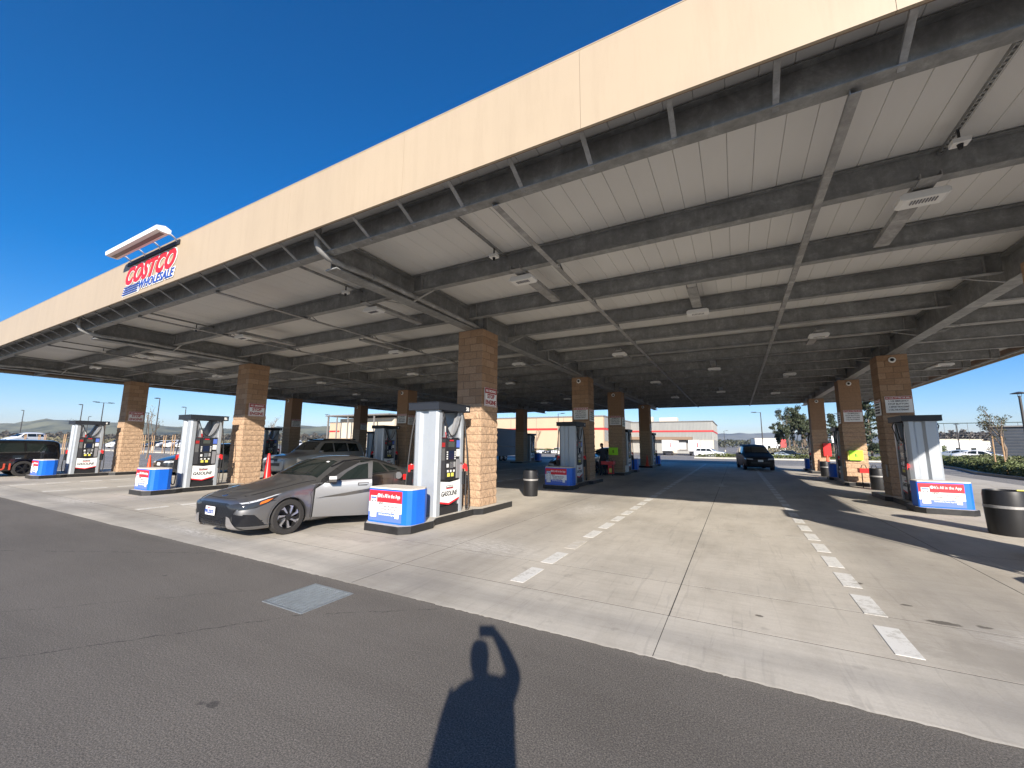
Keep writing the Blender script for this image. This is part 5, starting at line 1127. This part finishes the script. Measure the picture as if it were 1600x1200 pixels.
# right background: dark building, white low roofs, netting, cars
db = empty('dark_building', at(1549, 60), 0, 'dark blue-grey building at the right edge behind the young tree', 'building'); db.rotation_euler.z = R(-23)
MB().prism([(0, 0), (24, 0), (24, 30), (0, 30)], .0, 4.6, 'z').build('wall', mat('slate_wall', (.05, .06, .075), .6, 0, .3, .6, stretch=(1, 1, 6)), db); MB().box(-.2, 24.2, -.3, 30, 4.62, 4.80).build('parapet', m_trimd, db)
for k in range(10): MB().box(0, 24, -.03, -.005, .4+.42*k, .43+.42*k).build('cladding_line', m_trimd, db)
for i, (px, d, w_, h, l) in enumerate(((1500, 150, 13, 5.3, 'low white building right of the near right pump'), (1445, 140, 9, 4.2, 'white shed behind the right-hand pump'), (1530, 170, 16, 5.0, 'long white roof behind the staked tree'), (1205, 230, 15, 6.5, 'pale shop with a red end behind the minivan'))):
    p = at(px, d); t = empty('low_building', (p.x, p.y, gz(p.y)), YAW*.3, l, 'building', 'low pale buildings far behind'); MB().box(-w_/2, w_/2, 0, 12, 0, h).build('wall', m_wht, t); MB().box(-w_/2-.2, w_/2+.2, -.2, 12.2, h, h+.35).build('roof', m_cream, t)
    if i == 3: MB().box(w_/2-3, w_/2, -.05, -.01, 1.5, h-.3).build('red_panel', m_stripe, t)
    for k in range(3): MB().box(-w_/2+1+k*w_/3, -w_/2+2.4+k*w_/3, -.04, -.01, 1, 2.6).build('window', m_glass, t)
nt_ = empty('netting_fence', (0, 0, 0), 0, 'high wire fence with dark top rail on the right skyline', 'fence')
b = MB(); p0, p1 = at(1395, 120), at(1760, 95)
for z in (9.3,): b.bar((p0.x, p0.y, z-1.2), (p1.x, p1.y, z-1.2), .22, .22)
b.build('top_rail', mat('net_green', (.05, .08, .08), .7), nt_); b = MB()
for k in range(19): q = p0.lerp(p1, k/18); b.bar((q.x, q.y, -1.2), (q.x, q.y, 8.2), .06, .06)
b.build('post', m_pole, nt_); b = MB()
for z in [x*.5 for x in range(3, 16)]: b.bar((p0.x, p0.y, z), (p1.x, p1.y, z), .012, .012)
o = b.build('wire', m_silver, nt_); o['kind'] = 'stuff'
ci = 0
def farcar(px, d, kind, pm, label, rz=0., dz=0):
    p = at(px, d); tab, L, h, k = {'pickup': (SUV, 5.4, 1.85, 'suv'), 'suv': (SUV, 4.8, 1.75, 'suv'), 'sedan': (SEDAN, 4.7, 1.45, 'sedan'), 'van': (VAN, 5.2, 2.0, 'van')}[kind]
    t, s_, I__ = vehicle('parked_car', (p.x, p.y, gz(p.y)+.01+dz), rz, scaled(tab, L, h), (.95*L/4.8, 3.75*L/4.8), .34, pm, label, 'car', 'cars parked far off', kind=k, detail=0)
    return t
pr = paint
farcar(1133, 77, 'pickup', m_wht, 'white pickup turned sideways behind the minivan', R(90)-.2)
farcar(1243, 92, 'sedan', pr('pale_silver', (.45, .5, .52)), 'pale silver sedan left of the far right column', R(80)); farcar(1256, 96, 'suv', m_blk, 'black vehicle overlapping the pale silver sedan', R(80))
farcar(1560, 44, 'sedan', pr('pale_silver', (.45, .5, .52)), 'silver hatchback behind the staked tree', R(60)); farcar(1592, 41, 'sedan', m_wht, 'white car cut by the right edge of the picture', R(60))
farcar(841, 104, 'sedan', m_wht, 'white car leftmost before the tan store wall', 0); farcar(853, 104, 'sedan', m_dg, 'dark car in the middle of the row before the store', 0); farcar(866, 102, 'suv', m_wht, 'white hatchback nearest the lamp post by the store wall', 0)
farcar(262, 95, 'pickup', m_wht, 'large white pickup left of the second pump', R(35)); farcar(243, 100, 'suv', m_wht, 'white vehicle between lamp post and pickup', R(30)); farcar(228, 98, 'sedan', m_blk, 'black car just right of the leftmost column', R(30)); farcar(281, 92, 'van', m_wht, 'white van partly behind the second pump', R(30))
farcar(7, 70, 'van', m_wht, 'white truck at the far left edge above the black roof', R(20), .9); farcar(14, 78, 'van', m_wht, 'second white truck beside the far left edge', R(20), 1.1); farcar(468, 100, 'van', m_wht, 'white van seen between left columns above the sedan', R(60)); farcar(497, 95, 'sedan', m_wht, 'white car by the cream entrance building', R(60)); farcar(452, 110, 'suv', pr('maroon', (.12, .02, .02)), 'maroon car beyond the silver sport utility', R(50))
farcar(118, 85, 'sedan', m_wht, 'white car glimpsed through the far left pump', R(30)); farcar(172, 90, 'van', m_wht, 'white van between far left pump and column', R(30))
bp_ = at(1222, 105); tag(MB().box(-.9, .9, -.3, .3, 0, 1.0).box(-1.6, -1.0, -.2, .2, 0, .9).build('barrier', m_orange, None, (bp_.x, bp_.y, gz(bp_.y))), 'orange construction barriers beside the minivan windscreen', 'barrier')
bp_ = at(1308, 60); t = empty('road_sign', (bp_.x, bp_.y, 0), 0, 'white square sign on a post between the far right columns', 'sign'); MB().box(-.5, .5, -.02, .02, 2.2, 3.2).build('plate', m_white, t); MB().tube([(0, .05, 0), (0, .05, 3.2)], .04, 6).build('post', m_silver, t)
# stakes of the new planting at the left
for i, (px, d) in enumerate(((40, 58), (62, 60), (71, 57), (102, 50), (226, 52), (240, 58), (258, 56), (272, 50))):
    p = at(px, d); tag(MB().tube([(-.3, 0, 0), (-.3, 0, 2.4)], .05, 5).tube([(.3, 0, 0), (.3, 0, 2.4)], .05, 5).box(-.3, .3, -.03, .03, 1.5, 1.6).build('tree_stakes', m_wood, None, (p.x, p.y, 0)), 'pair of pale wooden tree stakes, %s from the left edge' % ('first', 'second', 'third', 'fourth', 'fifth', 'sixth', 'seventh', 'eighth')[i], 'stakes', 'wooden tree stakes in the left planting strip')
# hills -----------------------------------------------------------------
from mathutils import noise as mn
def hills(name, px0, px1, dist, prof, m, depth=900):
    """ridge line heights by picture column, built as terrain at its real distance"""
    n = 110; rows = 14; vs = []; fs = []
    for i in range(n+1):
        u = i/n; px = px0+(px1-px0)*u; a = Vector(at(px, dist))
        hgt = 0
        for (xa, ha), (xb, hb) in zip(prof, prof[1:]):
            if xa <= px <= xb: k = (px-xa)/(xb-xa); hgt = ha+(hb-ha)*(k*k*(3-2*k)); break
        else: hgt = prof[-1][1] if px > prof[-1][0] else prof[0][1]
        hgt *= a.length/dist if 0 else 1
        for j in range(rows+1):
            v = j/rows; d = a*(1+(v-1)*depth/dist); z = hgt*sin(v*pi/2)**1.3*(1+.14*mn.noise(Vector((px*.05, v*5, dist*.01))))+hgt*.06*mn.noise(Vector((px*.3, v*11, 3)))
            vs.append((d.x, d.y, z-2))
        b_ = a*(1+depth*.6/dist); vs.append((b_.x, b_.y, -5))
    R_ = rows+2
    for i in range(n):
        for j in range(R_-1): fs.append((i*R_+j, (i+1)*R_+j, (i+1)*R_+j+1, i*R_+j+1))
    b = MB(); b.add(vs, fs, True); return tag(b.build(name, m), kind='structure')
def hill_mat(name, a, b_, sc):
    m = blank(name, .95); N = NT(m); n = N.noise(sc, 8, .65); N.l(N.ramp(n, [(.38, a), (.56, b_)]), N.b.inputs['Base Color']); return m
m_hill = hill_mat('wooded_grass_hills', (.035, .045, .03), (.17, .17, .10), .006); m_hillb = hill_mat('distant_range', (.05, .06, .06), (.20, .20, .17), .0022)
hills('hills_left', -700, 640, 2600, [(-700, 70), (-100, 95), (10, 98), (45, 108), (70, 128), (110, 118), (150, 110), (210, 112), (235, 104), (260, 88), (300, 84), (380, 78), (470, 95), (520, 100), (560, 88), (640, 60)], m_hill)
hills('hills_far', 700, 2100, 6500, [(700, 120), (1000, 150), (1120, 175), (1150, 178), (1190, 182), (1225, 205), (1270, 190), (1400, 150), (1480, 60), (1560, 100), (1700, 120), (2100, 130)], m_hillb, 2500)
# a belt of brown woodland at the foot of the hills
def belt(px0, px1, d, h, n, m, label, sz, name='far_wood'):
    def pick():
        px = rn.uniform(px0, px1); q = at(px, d*rn.uniform(.92, 1.1)); hh = h*(.6+.5*abs(mn.noise(Vector((px*.06, d, 0)))))*2*.6; return (q.x, q.y, gz(q.y)+hh*rn.random()**.6)
    return tag(leaves(n, pick, sz, rn).build(name, m), label, 'trees', kind='stuff')
belt(-250, 640, 560, 13, 15000, leaf_mat('winter_wood', (.075, .065, .05)), 'brown winter woodland at the foot of the left hills', 1.6)
belt(-100, 620, 260, 4.0, 9000, m_dry, 'dry yellow scrub beyond the left parking lot', .55, 'dry_scrub')
belt(690, 1300, 420, 10, 7000, leaf_mat('far_trees', (.05, .055, .035)), 'dark line of trees beyond the store', 1.3)
belt(1470, 1560, 300, 17, 3500, leaf_mat('purple_wood', (.08, .07, .06)), 'round bare trees beyond the white roofs on the right', 1.1); belt(1290, 1480, 150, 3.5, 3500, m_hedge, 'green shrubs beyond the right-hand road', .35, 'far_shrubs')
belt(1200, 1300, 112, 2.8, 2500, m_dry, 'low scrub under the eucalyptus trees', .22, 'low_scrub')
tb_ = at(490, 240)
# haze ------------------------------------------------------------------
hm = bpy.data.materials.new('haze'); hm.use_nodes = True; hn = hm.node_tree; hn.nodes.clear(); ho = hn.nodes.new('ShaderNodeOutputMaterial'); pv = hn.nodes.new('ShaderNodeVolumePrincipled')
pv.inputs['Density'].default_value = 7e-5; pv.inputs['Color'].default_value = (.72, .84, 1, 1); pv.inputs['Anisotropy'].default_value = .2; hn.links.new(pv.outputs[0], ho.inputs['Volume'])
HZ = MB().box(-9500, 9500, -1000, 9500, -8, 320).build('haze', hm); HZ['kind'] = 'stuff'
HZ.visible_shadow = True
